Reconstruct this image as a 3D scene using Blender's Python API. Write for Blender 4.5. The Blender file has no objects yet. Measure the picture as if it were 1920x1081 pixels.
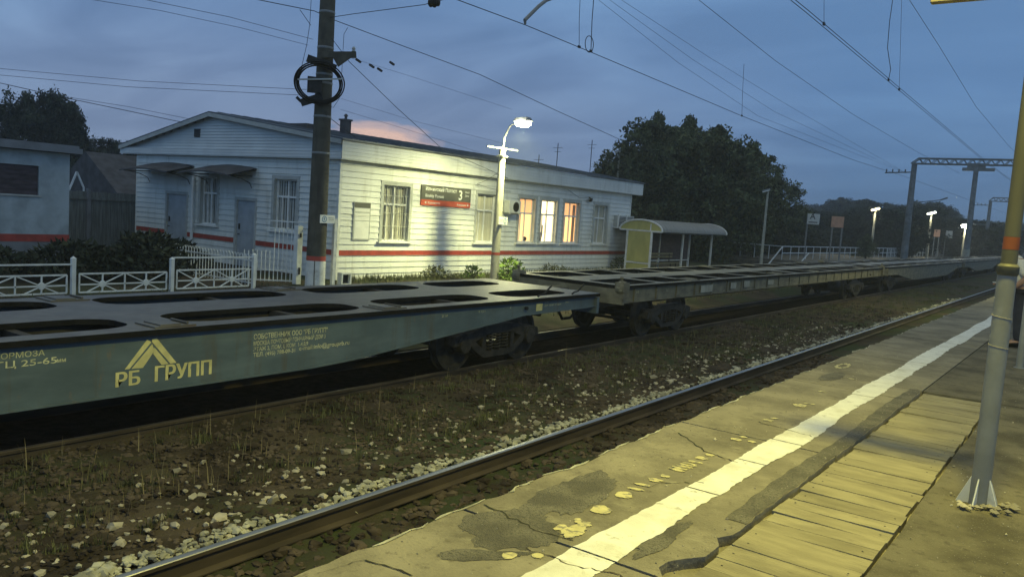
import bpy, bmesh, math, random
import numpy as np
from mathutils import Vector, Matrix
random.seed(7); rng = np.random.default_rng(11)
S = bpy.context.scene; COL = S.collection

# ---------------------------------------------------------------- camera
F, ROLL, PITCH, YAW = 1518.9, math.radians(3.9256), math.radians(5.4265), math.radians(35.882)
CX, CY, EYE = 960.0, 540.5, 1.6
fw = np.array([-math.sin(YAW)*math.cos(PITCH), math.cos(YAW)*math.cos(PITCH), -math.sin(PITCH)])
rt0 = np.array([math.cos(YAW), math.sin(YAW), 0.0]); up0 = np.cross(rt0, fw)
RT = rt0*math.cos(ROLL)+up0*math.sin(ROLL); UP = -rt0*math.sin(ROLL)+up0*math.cos(ROLL)
cam_d = bpy.data.cameras.new('camera'); cam = bpy.data.objects.new('camera', cam_d); COL.objects.link(cam)
cam_d.sensor_width = 36; cam_d.sensor_fit = 'HORIZONTAL'; cam_d.lens = 36*F/1920
cam_d.clip_start = 0.05; cam_d.clip_end = 5000
cam.matrix_world = Matrix(((RT[0], UP[0], -fw[0], 0), (RT[1], UP[1], -fw[1], 0), (RT[2], UP[2], -fw[2], EYE), (0, 0, 0, 1)))
S.camera = cam
EYEP = np.array([0, 0, EYE])
def ray(px, py): return fw*F+RT*(px-CX)-UP*(py-CY)
def onX(px, py, x): d = ray(px, py); return tuple(EYEP+d*(x/d[0]))
def onY(px, py, y): d = ray(px, py); return tuple(EYEP+d*(y/d[1]))
def onZ(px, py, z): d = ray(px, py); return tuple(EYEP+d*((z-EYE)/d[2]))

# ---------------------------------------------------------------- world, exposure
S.view_settings.view_transform = 'Standard'; S.view_settings.look = 'None'
S.view_settings.exposure = 0.40; S.view_settings.gamma = 1.0
W = bpy.data.worlds.new('World'); S.world = W; W.use_nodes = True
nt = W.node_tree; nt.nodes.clear()
def N(t, **k):
    n = nt.nodes.new(t)
    for a, v in k.items(): setattr(n, a, v)
    return n
L = nt.links.new
out = N('ShaderNodeOutputWorld'); bg = N('ShaderNodeBackground'); L(bg.outputs[0], out.inputs[0])
sky = N('ShaderNodeTexSky', sky_type='NISHITA', sun_disc=False)
SUN_AZ = math.radians(-52)          # the afterglow stands behind the station
sky.sun_elevation = math.radians(-4.0); sky.sun_rotation = SUN_AZ
sky.altitude = 0; sky.air_density = 1.3; sky.dust_density = 1.5; sky.ozone_density = 2.5
tc = N('ShaderNodeTexCoord'); sep = N('ShaderNodeSeparateXYZ'); L(tc.outputs['Generated'], sep.inputs[0])
# dusk tint by height
ramp = N('ShaderNodeValToRGB'); L(sep.outputs[2], ramp.inputs[0])
e = ramp.color_ramp.elements
e[0].position = 0.0; e[0].color = (0.082, 0.152, 0.272, 1)
e[1].position = 0.80; e[1].color = (0.265, 0.282, 0.260, 1)
x = e.new(0.16); x.color = (0.098, 0.196, 0.372, 1)
x = e.new(0.40); x.color = (0.110, 0.220, 0.410, 1)
x = e.new(0.55); x.color = (0.160, 0.235, 0.330, 1)
# warmer and paler towards the afterglow
dg = N('ShaderNodeVectorMath', operation='DOT_PRODUCT'); L(tc.outputs['Generated'], dg.inputs[0])
dg.inputs[1].default_value = (-math.sin(math.radians(52)), math.cos(math.radians(52)), 0.12)
gl = N('ShaderNodeMapRange'); gl.inputs[1].default_value = 0.80; gl.inputs[2].default_value = 1.0; L(dg.outputs['Value'], gl.inputs[0])
glz = N('ShaderNodeMapRange'); glz.inputs[1].default_value = 0.30; glz.inputs[2].default_value = 0.06; L(sep.outputs[2], glz.inputs[0])
glm = N('ShaderNodeMath', operation='MULTIPLY'); L(gl.outputs[0], glm.inputs[0]); L(glz.outputs[0], glm.inputs[1])
mixg = N('ShaderNodeMixRGB'); mixg.inputs[2].default_value = (0.178, 0.235, 0.362, 1)
gs = N('ShaderNodeMath', operation='MULTIPLY'); gs.inputs[1].default_value = 0.85; L(glm.outputs[0], gs.inputs[0])
L(gs.outputs[0], mixg.inputs[0]); L(ramp.outputs[0], mixg.inputs[1])
# streaky clouds on a flat layer overhead
den = N('ShaderNodeMath', operation='ADD'); den.inputs[1].default_value = 0.16; L(sep.outputs[2], den.inputs[0])
dv = N('ShaderNodeVectorMath', operation='DIVIDE'); L(tc.outputs['Generated'], dv.inputs[0])
cmb = N('ShaderNodeCombineXYZ'); L(den.outputs[0], cmb.inputs[0]); L(den.outputs[0], cmb.inputs[1]); L(den.outputs[0], cmb.inputs[2]); L(cmb.outputs[0], dv.inputs[1])
mp = N('ShaderNodeMapping'); mp.inputs['Rotation'].default_value = (0, 0, math.radians(-38)); mp.inputs['Scale'].default_value = (0.75, 1.5, 0.0); L(dv.outputs[0], mp.inputs[0])
nz = N('ShaderNodeTexNoise'); nz.inputs['Scale'].default_value = 1.15; nz.inputs['Detail'].default_value = 7; nz.inputs['Roughness'].default_value = 0.5; nz.inputs['Distortion'].default_value = 0.9; L(mp.outputs[0], nz.inputs[0])
cr = N('ShaderNodeValToRGB'); L(nz.outputs[0], cr.inputs[0])
c = cr.color_ramp.elements; c[0].position = 0.36; c[0].color = (0.74, 0.78, 0.82, 1); c[1].position = 0.72; c[1].color = (1.42, 1.38, 1.28, 1)
x = c.new(0.5); x.color = (1, 1, 1, 1)
mulc = N('ShaderNodeMixRGB', blend_type='MULTIPLY'); cw_ = N('ShaderNodeMapRange'); cw_.inputs[1].default_value = 0.55; cw_.inputs[2].default_value = 0.95; cw_.inputs[3].default_value = 0.15; cw_.inputs[4].default_value = 0.62; L(dg.outputs['Value'], cw_.inputs[0]); L(cw_.outputs[0], mulc.inputs[0]); L(mixg.outputs[0], mulc.inputs[1]); L(cr.outputs[0], mulc.inputs[2])
# one pink lit cloud low over the station roof
dp = ray(712, 258); dp = dp/np.linalg.norm(dp)
sub = N('ShaderNodeVectorMath', operation='SUBTRACT'); L(tc.outputs['Generated'], sub.inputs[0]); sub.inputs[1].default_value = tuple(dp)
mp2 = N('ShaderNodeMapping'); mp2.inputs['Scale'].default_value = (18, 18, 66); L(sub.outputs[0], mp2.inputs[0])
nz2 = N('ShaderNodeTexNoise'); nz2.inputs['Scale'].default_value = 1.3; nz2.inputs['Detail'].default_value = 5; L(mp2.outputs[0], nz2.inputs[0])
ln = N('ShaderNodeVectorMath', operation='LENGTH'); L(mp2.outputs[0], ln.inputs[0])
pn = N('ShaderNodeMath', operation='MULTIPLY_ADD'); pn.inputs[1].default_value = 1.6; L(nz2.outputs[0], pn.inputs[0]); L(ln.outputs['Value'], pn.inputs[2])
pm = N('ShaderNodeMapRange'); pm.inputs[1].default_value = 2.1; pm.inputs[2].default_value = 1.25; L(pn.outputs[0], pm.inputs[0])
mixp = N('ShaderNodeMixRGB'); mixp.inputs[2].default_value = (0.64, 0.44, 0.37, 1); L(pm.outputs[0], mixp.inputs[0]); L(mulc.outputs[0], mixp.inputs[1])
# the physical sky adds its own glow
skm = N('ShaderNodeMixRGB', blend_type='ADD'); skm.inputs[0].default_value = 1.0
sks = N('ShaderNodeVectorMath', operation='SCALE'); sks.inputs['Scale'].default_value = 0.008; L(sky.outputs[0], sks.inputs[0])
L(mixp.outputs[0], skm.inputs[1]); L(sks.outputs[0], skm.inputs[2])
# the unseen sky behind the view is brightened to light the gable
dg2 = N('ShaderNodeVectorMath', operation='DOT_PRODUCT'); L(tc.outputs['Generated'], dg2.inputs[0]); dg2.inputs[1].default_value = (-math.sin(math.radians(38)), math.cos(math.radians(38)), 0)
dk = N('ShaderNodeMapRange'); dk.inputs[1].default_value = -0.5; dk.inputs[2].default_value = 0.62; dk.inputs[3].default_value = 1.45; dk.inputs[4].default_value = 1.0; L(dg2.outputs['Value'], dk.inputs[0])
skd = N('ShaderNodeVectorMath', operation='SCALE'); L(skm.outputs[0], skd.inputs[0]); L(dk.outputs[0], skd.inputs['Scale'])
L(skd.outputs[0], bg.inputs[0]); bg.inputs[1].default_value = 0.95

# ---------------------------------------------------------------- materials
def mat(name, col, rough=0.7, metal=0.0, var=0.25, scale=6.0, bump=0.0, bscale=40.0, col2=None, lo=0.4, hi=0.6, spec=0.4, stretch=None, detail=6):
    m = bpy.data.materials.new(name); m.use_nodes = True
    t = m.node_tree; b = t.nodes['Principled BSDF']
    b.inputs['Roughness'].default_value = rough; b.inputs['Metallic'].default_value = metal
    b.inputs['Specular IOR Level'].default_value = spec
    co = t.nodes.new('ShaderNodeTexCoord'); src = co.outputs['Object']
    if stretch:
        mpn = t.nodes.new('ShaderNodeMapping'); mpn.inputs['Scale'].default_value = stretch
        t.links.new(src, mpn.inputs[0]); src = mpn.outputs[0]
    n = t.nodes.new('ShaderNodeTexNoise'); n.inputs['Scale'].default_value = scale; n.inputs['Detail'].default_value = detail
    t.links.new(src, n.inputs[0])
    r = t.nodes.new('ShaderNodeValToRGB'); t.links.new(n.outputs[0], r.inputs[0])
    a = col; b2 = col2 if col2 else tuple(max(0, v*(1-var)) for v in col)
    a2 = col if col2 else tuple(min(1, v*(1+var)) for v in col)
    r.color_ramp.elements[0].position = lo; r.color_ramp.elements[0].color = (*b2, 1)
    r.color_ramp.elements[1].position = hi; r.color_ramp.elements[1].color = (*a2, 1)
    t.links.new(r.outputs[0], b.inputs['Base Color'])
    if bump:
        n2 = t.nodes.new('ShaderNodeTexNoise'); n2.inputs['Scale'].default_value = bscale; n2.inputs['Detail'].default_value = 5
        t.links.new(src, n2.inputs[0])
        bp = t.nodes.new('ShaderNodeBump'); bp.inputs['Strength'].default_value = bump; bp.inputs['Distance'].default_value = 0.02
        t.links.new(n2.outputs[0], bp.inputs['Height']); t.links.new(bp.outputs[0], b.inputs['Normal'])
    return m
def emis(name, col, strength):
    m = bpy.data.materials.new(name); m.use_nodes = True
    b = m.node_tree.nodes['Principled BSDF']; b.inputs['Base Color'].default_value = (*col, 1)
    b.inputs['Emission Color'].default_value = (*col, 1); b.inputs['Emission Strength'].default_value = strength
    return m
def layer(m, col, scale, lo, hi, stretch=None, rough=None):
    """a second blotchy colour over material m (stains, wear, moss)"""
    t = m.node_tree; b = t.nodes['Principled BSDF']; old = b.inputs['Base Color'].links[0].from_socket
    co = t.nodes.new('ShaderNodeTexCoord'); src = co.outputs['Object']
    mpn = t.nodes.new('ShaderNodeMapping'); mpn.inputs['Scale'].default_value = stretch or (1, 1, 1); mpn.inputs['Location'].default_value = (scale, 3.7, 1.3)
    t.links.new(src, mpn.inputs[0])
    n = t.nodes.new('ShaderNodeTexNoise'); n.inputs['Scale'].default_value = scale; n.inputs['Detail'].default_value = 9; n.inputs['Roughness'].default_value = 0.65
    t.links.new(mpn.outputs[0], n.inputs[0])
    mr = t.nodes.new('ShaderNodeMapRange'); mr.inputs[1].default_value = lo; mr.inputs[2].default_value = hi; t.links.new(n.outputs[0], mr.inputs[0])
    mx = t.nodes.new('ShaderNodeMixRGB'); mx.inputs[2].default_value = (*col, 1)
    t.links.new(mr.outputs[0], mx.inputs[0]); t.links.new(old, mx.inputs[1]); t.links.new(mx.outputs[0], b.inputs['Base Color'])
    return m

M = {}
M['siding'] = layer(mat('siding', (0.66, 0.67, 0.62), 0.55, var=0.05, scale=1.2), (0.46, 0.46, 0.40), 2.2, 0.55, 0.85, (1, 0.4, 0.25))
M['siding'] = layer(M['siding'], (0.42, 0.41, 0.34), 3.5, 0.54, 0.82, (1, 1, .14))
M['gable'] = mat('gable_siding', (0.58, 0.60, 0.58), 0.55, var=0.06, scale=1.0)
M['trim_grey'] = mat('trim_grey', (0.40, 0.41, 0.38), 0.6, var=0.08, scale=3)
M['frame_white'] = mat('frame_white', (0.72, 0.72, 0.68), 0.45, var=0.06, scale=5)
M['red'] = mat('red_paint', (0.34, 0.052, 0.035), 0.55, var=0.15, scale=4)
M['roof'] = mat('roof_metal', (0.10, 0.11, 0.12), 0.5, 0.3, var=0.2, scale=2)
M['door'] = mat('door_paint', (0.34, 0.37, 0.39), 0.5, var=0.08, scale=3)
M['dark'] = mat('dark_steel', (0.016, 0.016, 0.016), 0.65, 0.2, var=0.4, scale=9)
M['bogie'] = layer(mat('bogie_steel', (0.028, 0.026, 0.023), 0.7, 0.1, var=0.4, scale=8), (0.06, 0.047, 0.033), 7, 0.55, 0.75)
M['teal'] = layer(layer(mat('wagon_teal', (0.088, 0.122, 0.142), 0.5, 0.0, var=0.12, scale=1.5), (0.055, 0.08, 0.095), 2.3, 0.45, 0.8, (1, 0.5, 2)), (0.15, 0.12, 0.085), 9, 0.62, 0.76, (1, 1, .3))
M['teal'] = layer(M['teal'], (0.085, 0.080, 0.065), 5.5, 0.54, 0.74, (1, 1, .10))
M['teal'] = layer(M['teal'], (0.13, 0.17, 0.19), 1.1, 0.52, 0.75, (1, .5, 3))
M['wagon_grey'] = layer(layer(mat('wagon_grey', (0.165, 0.152, 0.100), 0.6, var=0.2, scale=3), (0.07, 0.06, 0.045), 4, 0.48, 0.75, (1, .4, 2)), (0.24, 0.225, 0.155), 3.1, 0.62, 0.7, (1, .6, 2))
M['deck'] = layer(layer(mat('deck_plate', (0.100, 0.096, 0.082), 0.44, 0.0, spec=.30, var=0.12, scale=2.5), (0.065, 0.052, 0.04), 3.5, 0.46, 0.70), (0.15, 0.148, 0.13), 11, 0.58, 0.78)
M['deck'] = layer(M['deck'], (0.11, 0.07, 0.04), 6.5, 0.60, 0.72, (1, .5, 1))
M['deck_old'] = layer(mat('deck_plate_old', (0.170, 0.157, 0.105), 0.5, var=0.2, scale=3), (0.10, 0.08, 0.055), 4, 0.45, 0.75)
M['inner'] = mat('wagon_inner', (0.030, 0.027, 0.023), 0.8, var=0.3, scale=5)
M['letter'] = layer(mat('letter_yellow', (0.56, 0.52, 0.24), 0.6, var=0.12, scale=8), (0.20, 0.23, 0.18), 16, 0.6, 0.72)
M['letter_faint'] = layer(mat('letter_faint', (0.50, 0.50, 0.31), 0.6, var=0.2, scale=12), (0.17, 0.20, 0.18), 22, 0.56, 0.7)
M['rail'] = mat('rail_steel', (0.062, 0.048, 0.034), 0.7, 0.2, var=0.3, scale=6, stretch=(1, .2, 1))
M['rail_head'] = mat('rail_head', (0.36, 0.36, 0.34), 0.36, 0.8, var=0.1, scale=3, stretch=(8, .3, 1))
M['rail_head_dull'] = mat('rail_head_dull', (0.11, 0.09, 0.07), 0.45, 0.5, var=0.3, scale=2, stretch=(3, .6, 1))
M['sleeper'] = mat('sleeper', (0.11, 0.10, 0.08), 0.9, var=0.3, scale=7)
M['concrete'] = layer(layer(mat('platform_concrete', (0.235, 0.212, 0.150), 0.9, spec=.15, var=0.16, scale=2.2, bump=0.35, bscale=55), (0.135, 0.122, 0.088), 1.15, 0.48, 0.68), (0.30, 0.275, 0.19), 5.5, 0.56, 0.80)
M['concrete'] = layer(layer(M['concrete'], (0.12, 0.105, 0.075), 19, 0.56, 0.74), (0.33, 0.30, 0.21), 70, 0.60, 0.70)
M['asphalt'] = layer(layer(mat('asphalt', (0.135, 0.122, 0.085), 0.93, spec=.12, var=0.3, scale=2.2, bump=0.8, bscale=120), (0.19, 0.17, 0.118), 0.9, 0.46, 0.70), (0.085, 0.075, 0.055), 13, 0.54, 0.70)
M['asphalt'] = layer(M['asphalt'], (0.25, 0.235, 0.18), 75, 0.60, 0.68)
M['asphalt_lip'] = layer(mat('asphalt_lip', (0.150, 0.138, 0.100), 0.95, var=0.25, scale=4, bump=0.9, bscale=120), (0.085, 0.08, 0.06), 60, 0.50, 0.62)
M['face'] = mat('platform_face', (0.15, 0.135, 0.10), 0.9, var=0.3, scale=3, bump=0.4)
M['white_line'] = layer(layer(mat('line_paint', (0.74, 0.73, 0.63), 0.7, var=0.05, scale=5, bump=0.25, bscale=60), (0.34, 0.32, 0.24), 11, 0.60, 0.70), (0.56, 0.54, 0.43), 3, 0.48, 0.7)
M['yellow_paint'] = layer(mat('yellow_paint', (0.54, 0.48, 0.22), 0.65, var=0.1, scale=9), (0.23, 0.21, 0.14), 20, 0.50, 0.60)
for nm_, k_ in (('plank', 1.0), ('plank2', .90), ('plank3', 1.07)):
    M[nm_] = layer(layer(mat(nm_+'_wood', (0.275*k_, 0.245*k_, 0.15*k_), 0.9, var=0.10, scale=3.2*k_, stretch=(1.0, 4, 1), bump=0.35, bscale=24, spec=.15), (0.175*k_, 0.155*k_, 0.10*k_), 2.6, 0.46, 0.72, (.7, 1.6, 1)), (0.10, 0.085, 0.055), 16, 0.64, 0.74, (.25, 1.5, 1))
M['ground'] = layer(layer(mat('dirt', (0.058, 0.047, 0.032), 0.95, spec=.08, var=0.35, scale=1.1, bump=0.9, bscale=28), (0.044, 0.058, 0.026), 0.32, 0.46, 0.62), (0.085, 0.07, 0.05), 16, 0.58, 0.7)
M['stone_dark'] = mat('stone_dark', (0.068, 0.054, 0.040), 0.95, spec=.1, var=0.5, scale=2.3)
M['stone_pale'] = mat('stone_pale', (0.34, 0.31, 0.23), 0.9, var=0.35, scale=3.1)
M['stone_rail'] = mat('stone_rail', (0.33, 0.32, 0.24), 0.9, var=0.35, scale=5.1)
M['grass'] = mat('grass_blades', (0.080, 0.086, 0.034), 0.7, var=0.4, scale=1.6)
M['dry'] = mat('dry_stalks', (0.19, 0.16, 0.085), 0.8, var=0.3, scale=2)
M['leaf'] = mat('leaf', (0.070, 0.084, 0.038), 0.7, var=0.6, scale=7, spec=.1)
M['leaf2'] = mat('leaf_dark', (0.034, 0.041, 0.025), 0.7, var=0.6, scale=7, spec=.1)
M['leaf_bright'] = mat('leaf_bright', (0.12, 0.19, 0.035), 0.6, var=0.3, scale=3)
M['bark'] = mat('bark', (0.06, 0.05, 0.04), 0.9, var=0.4, scale=5)
M['pole_conc'] = layer(mat('pole_concrete', (0.075, 0.070, 0.052), 0.85, var=0.2, scale=3, bump=0.4), (0.04, 0.036, 0.028), 2, 0.5, 0.7, (2, 2, .4))
M['pole_pale'] = layer(mat('pole_pale', (0.34, 0.33, 0.26), 0.8, var=0.12, scale=4, bump=0.3), (0.22, 0.21, 0.16), 3, 0.5, 0.75, (2, 2, .4))
M['white_paint'] = layer(mat('white_paint', (0.62, 0.63, 0.60), 0.6, var=0.08, scale=4), (0.34, 0.33, 0.29), 6, 0.58, 0.75)
M['fence_white'] = mat('fence_white', (0.60, 0.63, 0.62), 0.5, var=0.1, scale=4)
M['galv'] = layer(mat('pole_grey_paint', (0.21, 0.22, 0.215), 0.5, 0.0, var=0.10, scale=5), (0.20, 0.20, 0.17), 5, 0.52, 0.7, (2, 2, .5))
M['olive'] = mat('pole_olive', (0.095, 0.092, 0.062), 0.6, var=0.10, scale=5, stretch=(2, 2, .4))
M['orange'] = mat('band_orange', (0.22, 0.062, 0.022), 0.6, var=0.15, scale=5)
M['black'] = mat('black_rubber_lip_shade', (0.010, 0.010, 0.010), 0.8, spec=.1, var=0.2, scale=8)
M['wire'] = mat('wire', (0.03, 0.033, 0.04), 0.5, 0.4, var=0.2, scale=2)
M['glass'] = mat('window_glass', (0.05, 0.055, 0.05), 0.12, var=0.2, scale=2, spec=0.6)
M['bars'] = mat('window_bars', (0.50, 0.50, 0.44), 0.5, var=0.1, scale=4)
M['curtain'] = mat('curtain', (0.45, 0.43, 0.34), 0.8, var=0.22, scale=2.5, stretch=(1, 14, .2))
M['room_lit'] = emis('room_lit', (1.0, 0.62, 0.24), 1.15)
M['room_upper'] = emis('room_upper', (0.95, 0.50, 0.20), 0.75)
M['room_bright'] = emis('room_bright', (1.0, 0.80, 0.45), 1.7)
M['sign_grey'] = mat('sign_grey', (0.105, 0.105, 0.085), 0.5, var=0.06, scale=3)
M['sign_red'] = mat('sign_red', (0.52, 0.10, 0.05), 0.5, var=0.06, scale=3)
M['sign_white'] = mat('sign_white', (0.72, 0.72, 0.66), 0.5, var=0.04, scale=3)
M['sign_blue'] = mat('sign_blue', (0.08, 0.20, 0.33), 0.5, var=0.08, scale=3)
M['brick_white'] = layer(mat('whitewashed_wall', (0.36, 0.41, 0.42), 0.85, var=0.1, scale=2, bump=0.6, bscale=14), (0.22, 0.25, 0.25), 1.3, 0.5, 0.8)
M['plinth'] = mat('plinth_grey', (0.17, 0.18, 0.19), 0.9, var=0.15, scale=2, bump=0.4)
M['slate'] = mat('dark_roof', (0.055, 0.055, 0.06), 0.8, var=0.3, scale=2)
M['rust'] = mat('rusty_board', (0.06, 0.045, 0.05), 0.8, var=0.25, scale=3, stretch=(1, 1, 3))
M['board_fence'] = mat('board_fence', (0.15, 0.165, 0.155), 0.85, var=0.2, scale=3, stretch=(1, 6, .5))
M['gantry'] = mat('gantry_steel', (0.17, 0.18, 0.18), 0.6, 0.3, var=0.2, scale=3)
M['shelter_green'] = mat('shelter_sheet', (0.40, 0.38, 0.13), 0.6, var=0.12, scale=2, stretch=(1, 5, .4))
M['shelter_roof'] = mat('shelter_roof', (0.22, 0.21, 0.18), 0.5, 0.1, var=0.15, scale=2, stretch=(1, 6, 1))
M['panel_orange'] = mat('panel_orange', (0.62, 0.34, 0.21), 0.6, var=0.08, scale=3)
M['shirt'] = mat('shirt_white', (0.66, 0.64, 0.55), 0.85, var=0.08, scale=6)
M['trousers'] = mat('trousers_navy', (0.028, 0.030, 0.042), 0.85, var=0.2, scale=6)
M['skin'] = mat('skin', (0.36, 0.21, 0.14), 0.6, var=0.06, scale=8)
M['hair'] = mat('hair', (0.03, 0.022, 0.016), 0.6, var=0.3, scale=30)
M['sign_back'] = mat('sign_back', (0.34, 0.28, 0.15), 0.7, var=0.1, scale=3)
M['bed'] = mat('ballast_wagon_shade', (0.017, 0.014, 0.011), 0.95, spec=.0, var=0.4, scale=9, bump=0.8)  # near-black: shade under the wagons put into the ballast colour
M['lamp_glow'] = emis('lamp_glow', (1.0, 0.98, 0.72), 60)
M['lamp_white'] = emis('lamp_white', (0.95, 1.0, 0.80), 14)
M['lamp_warm'] = emis('lamp_warm', (1.0, 0.86, 0.50), 14)
M['ac_white'] = mat('ac_white', (0.58, 0.58, 0.52), 0.5, var=0.06, scale=3)

# ---------------------------------------------------------------- builders
class MB:
    def __init__(s): s.v = []; s.f = []; s.mi = []
    def add(s, vs, fs, mi=0):
        k = len(s.v); s.v += [tuple(map(float, p)) for p in vs]; s.f += [tuple(k+i for i in f) for f in fs]; s.mi += [mi]*len(fs); return s
    def box(s, x0, x1, y0, y1, z0, z1, mi=0):
        v = [(x, y, z) for x in (x0, x1) for y in (y0, y1) for z in (z0, z1)]
        return s.add(v, [(0, 1, 3, 2), (4, 6, 7, 5), (0, 4, 5, 1), (2, 3, 7, 6), (0, 2, 6, 4), (1, 5, 7, 3)], mi)
    def cbox(s, c, d, mi=0): return s.box(c[0]-d[0]/2, c[0]+d[0]/2, c[1]-d[1]/2, c[1]+d[1]/2, c[2]-d[2]/2, c[2]+d[2]/2, mi)
    def quad(s, a, b, c, d, mi=0): return s.add([a, b, c, d], [(0, 1, 2, 3)], mi)
    def tube(s, pts, r, n=8, mi=0, caps=True):
        pts = [Vector(p) for p in pts]; rs = r if isinstance(r, (list, tuple)) else [r]*len(pts)
        k = len(s.v); prev = None
        for i, p in enumerate(pts):
            d = (pts[min(i+1, len(pts)-1)]-pts[max(i-1, 0)]).normalized()
            if prev is None:
                a = Vector((0, 0, 1)) if abs(d.z) < 0.95 else Vector((1, 0, 0)); u = d.cross(a).normalized()
            else: u = (prev-d*prev.dot(d)).normalized()
            prev = u; w = d.cross(u)
            for j in range(n):
                t = 2*math.pi*(j+0.5)/n; s.v.append(tuple(p+(u*math.cos(t)+w*math.sin(t))*rs[i]))
        for i in range(len(pts)-1):
            for j in range(n):
                s.f.append((k+i*n+j, k+i*n+(j+1) % n, k+(i+1)*n+(j+1) % n, k+(i+1)*n+j)); s.mi.append(mi)
        if caps:
            s.f.append(tuple(k+j for j in range(n))[::-1]); s.mi.append(mi)
            s.f.append(tuple(k+(len(pts)-1)*n+j for j in range(n))); s.mi.append(mi)
        return s
    def bar(s, a, b, w, h=None, mi=0):
        """square bar from a to b"""
        a, b = Vector(a), Vector(b); d = (b-a).normalized(); h = h or w
        up = Vector((0, 0, 1)) if abs(d.z) < 0.95 else Vector((1, 0, 0))
        u = d.cross(up).normalized()*w/2; q = u.cross(d).normalized()*h/2
        vs = [p+i*u+j*q for p in (a, b) for i, j in ((-1, -1), (1, -1), (1, 1), (-1, 1))]
        return s.add(vs, [(3, 2, 1, 0), (4, 5, 6, 7), (0, 1, 5, 4), (1, 2, 6, 5), (2, 3, 7, 6), (3, 0, 4, 7)], mi)
    def lathe(s, prof, c, axis='z', n=20, mi=0):
        """prof: (radius, height) along axis"""
        k = len(s.v)
        for r, h in prof:
            for j in range(n):
                t = 2*math.pi*j/n; a, b = r*math.cos(t), r*math.sin(t)
                p = {'z': (a, b, h), 'x': (h, a, b), 'y': (b, h, a)}[axis]
                s.v.append((c[0]+p[0], c[1]+p[1], c[2]+p[2]))
        m = len(prof)
        for i in range(m-1):
            for j in range(n):
                s.f.append((k+i*n+j, k+i*n+(j+1) % n, k+(i+1)*n+(j+1) % n, k+(i+1)*n+j)); s.mi.append(mi)
        s.f.append(tuple(k+j for j in range(n))[::-1]); s.mi.append(mi)
        s.f.append(tuple(k+(m-1)*n+j for j in range(n))); s.mi.append(mi)
        return s
    def prism(s, pts, axis, a, b, mi=0):
        """outline pts (2-D, in the plane normal to axis) extruded from a to b"""
        def P(p, h): return {'x': (h, p[0], p[1]), 'y': (p[0], h, p[1]), 'z': (p[0], p[1], h)}[axis]
        n = len(pts); vs = [P(p, a) for p in pts]+[P(p, b) for p in pts]
        return s.add(vs, [tuple(range(n))[::-1], tuple(range(n, 2*n))]+[(i, (i+1) % n, n+(i+1) % n, n+i) for i in range(n)], mi)
    def build(s, name, mats, parent=None, smooth=False, off=None, bevel=0):
        me = bpy.data.meshes.new(name)
        o3 = off if off is not None else (parent.get('_o', (0, 0, 0)) if parent else (0, 0, 0))
        me.from_pydata([(p[0]-o3[0], p[1]-o3[1], p[2]-o3[2]) for p in s.v], [], s.f)
        for m in (mats if isinstance(mats, (list, tuple)) else [mats]): me.materials.append(m)
        me.polygons.foreach_set('material_index', s.mi)
        bm = bmesh.new(); bm.from_mesh(me); bmesh.ops.recalc_face_normals(bm, faces=bm.faces); bm.to_mesh(me); bm.free()
        if smooth: me.polygons.foreach_set('use_smooth', [True]*len(me.polygons)); me.set_sharp_from_angle(angle=math.radians(40))
        ob = bpy.data.objects.new(name, me); COL.objects.link(ob)
        if parent: ob.parent = parent
        if bevel:
            bv = ob.modifiers.new('bevel', 'BEVEL'); bv.width = bevel; bv.segments = 2; bv.limit_method = 'ANGLE'
        if o3 != (0, 0, 0) or parent: ob['_o'] = tuple(o3)
        return ob
def each(mb, name, mats, parent=None, **k):
    """build every loose piece of mb as a part of its own"""
    par = list(range(len(mb.v)))
    def find(i):
        while par[i] != i: par[i] = par[par[i]]; i = par[i]
        return i
    for f in mb.f:
        for i in f[1:]: par[find(i)] = find(f[0])
    gs = {}
    for f, q in zip(mb.f, mb.mi): gs.setdefault(find(f[0]), []).append((f, q))
    for fl in gs.values():
        ids = sorted({i for f, _ in fl for i in f}); re_ = {i: n for n, i in enumerate(ids)}; c_ = MB()
        c_.v = [mb.v[i] for i in ids]; c_.f = [tuple(re_[i] for i in f) for f, _ in fl]; c_.mi = [q for _, q in fl]; o = c_.build(name, mats, parent, **k)
    return o
def tag(o, label=None, cat=None, group=None, kind=None):
    if label: o['label'] = label
    if cat: o['category'] = cat
    if group: o['group'] = group
    if kind: o['kind'] = kind
    return o
def thing(name, label, cat, loc=(0, 0, 0), rotz=0, group=None, local=False):
    o = bpy.data.objects.new(name, None); COL.objects.link(o); o.location = loc; o.rotation_euler = (0, 0, rotz)
    o.empty_display_size = 0.2
    o['_o'] = (0.0, 0.0, 0.0) if local else tuple(map(float, loc))
    return tag(o, label, cat, group)
def dup(o, loc=None, rotz=None, label=None, scale=None):
    def cp(x, par):
        c = x.copy(); COL.objects.link(c)
        if par: c.parent = par
        for ch in x.children: cp(ch, c)
        return c
    r = cp(o, None)
    if loc: r.location = loc
    if rotz is not None: r.rotation_euler = (0, 0, rotz)
    if scale: r.scale = scale
    if label: r['label'] = label
    return r
_txt = {}
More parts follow.
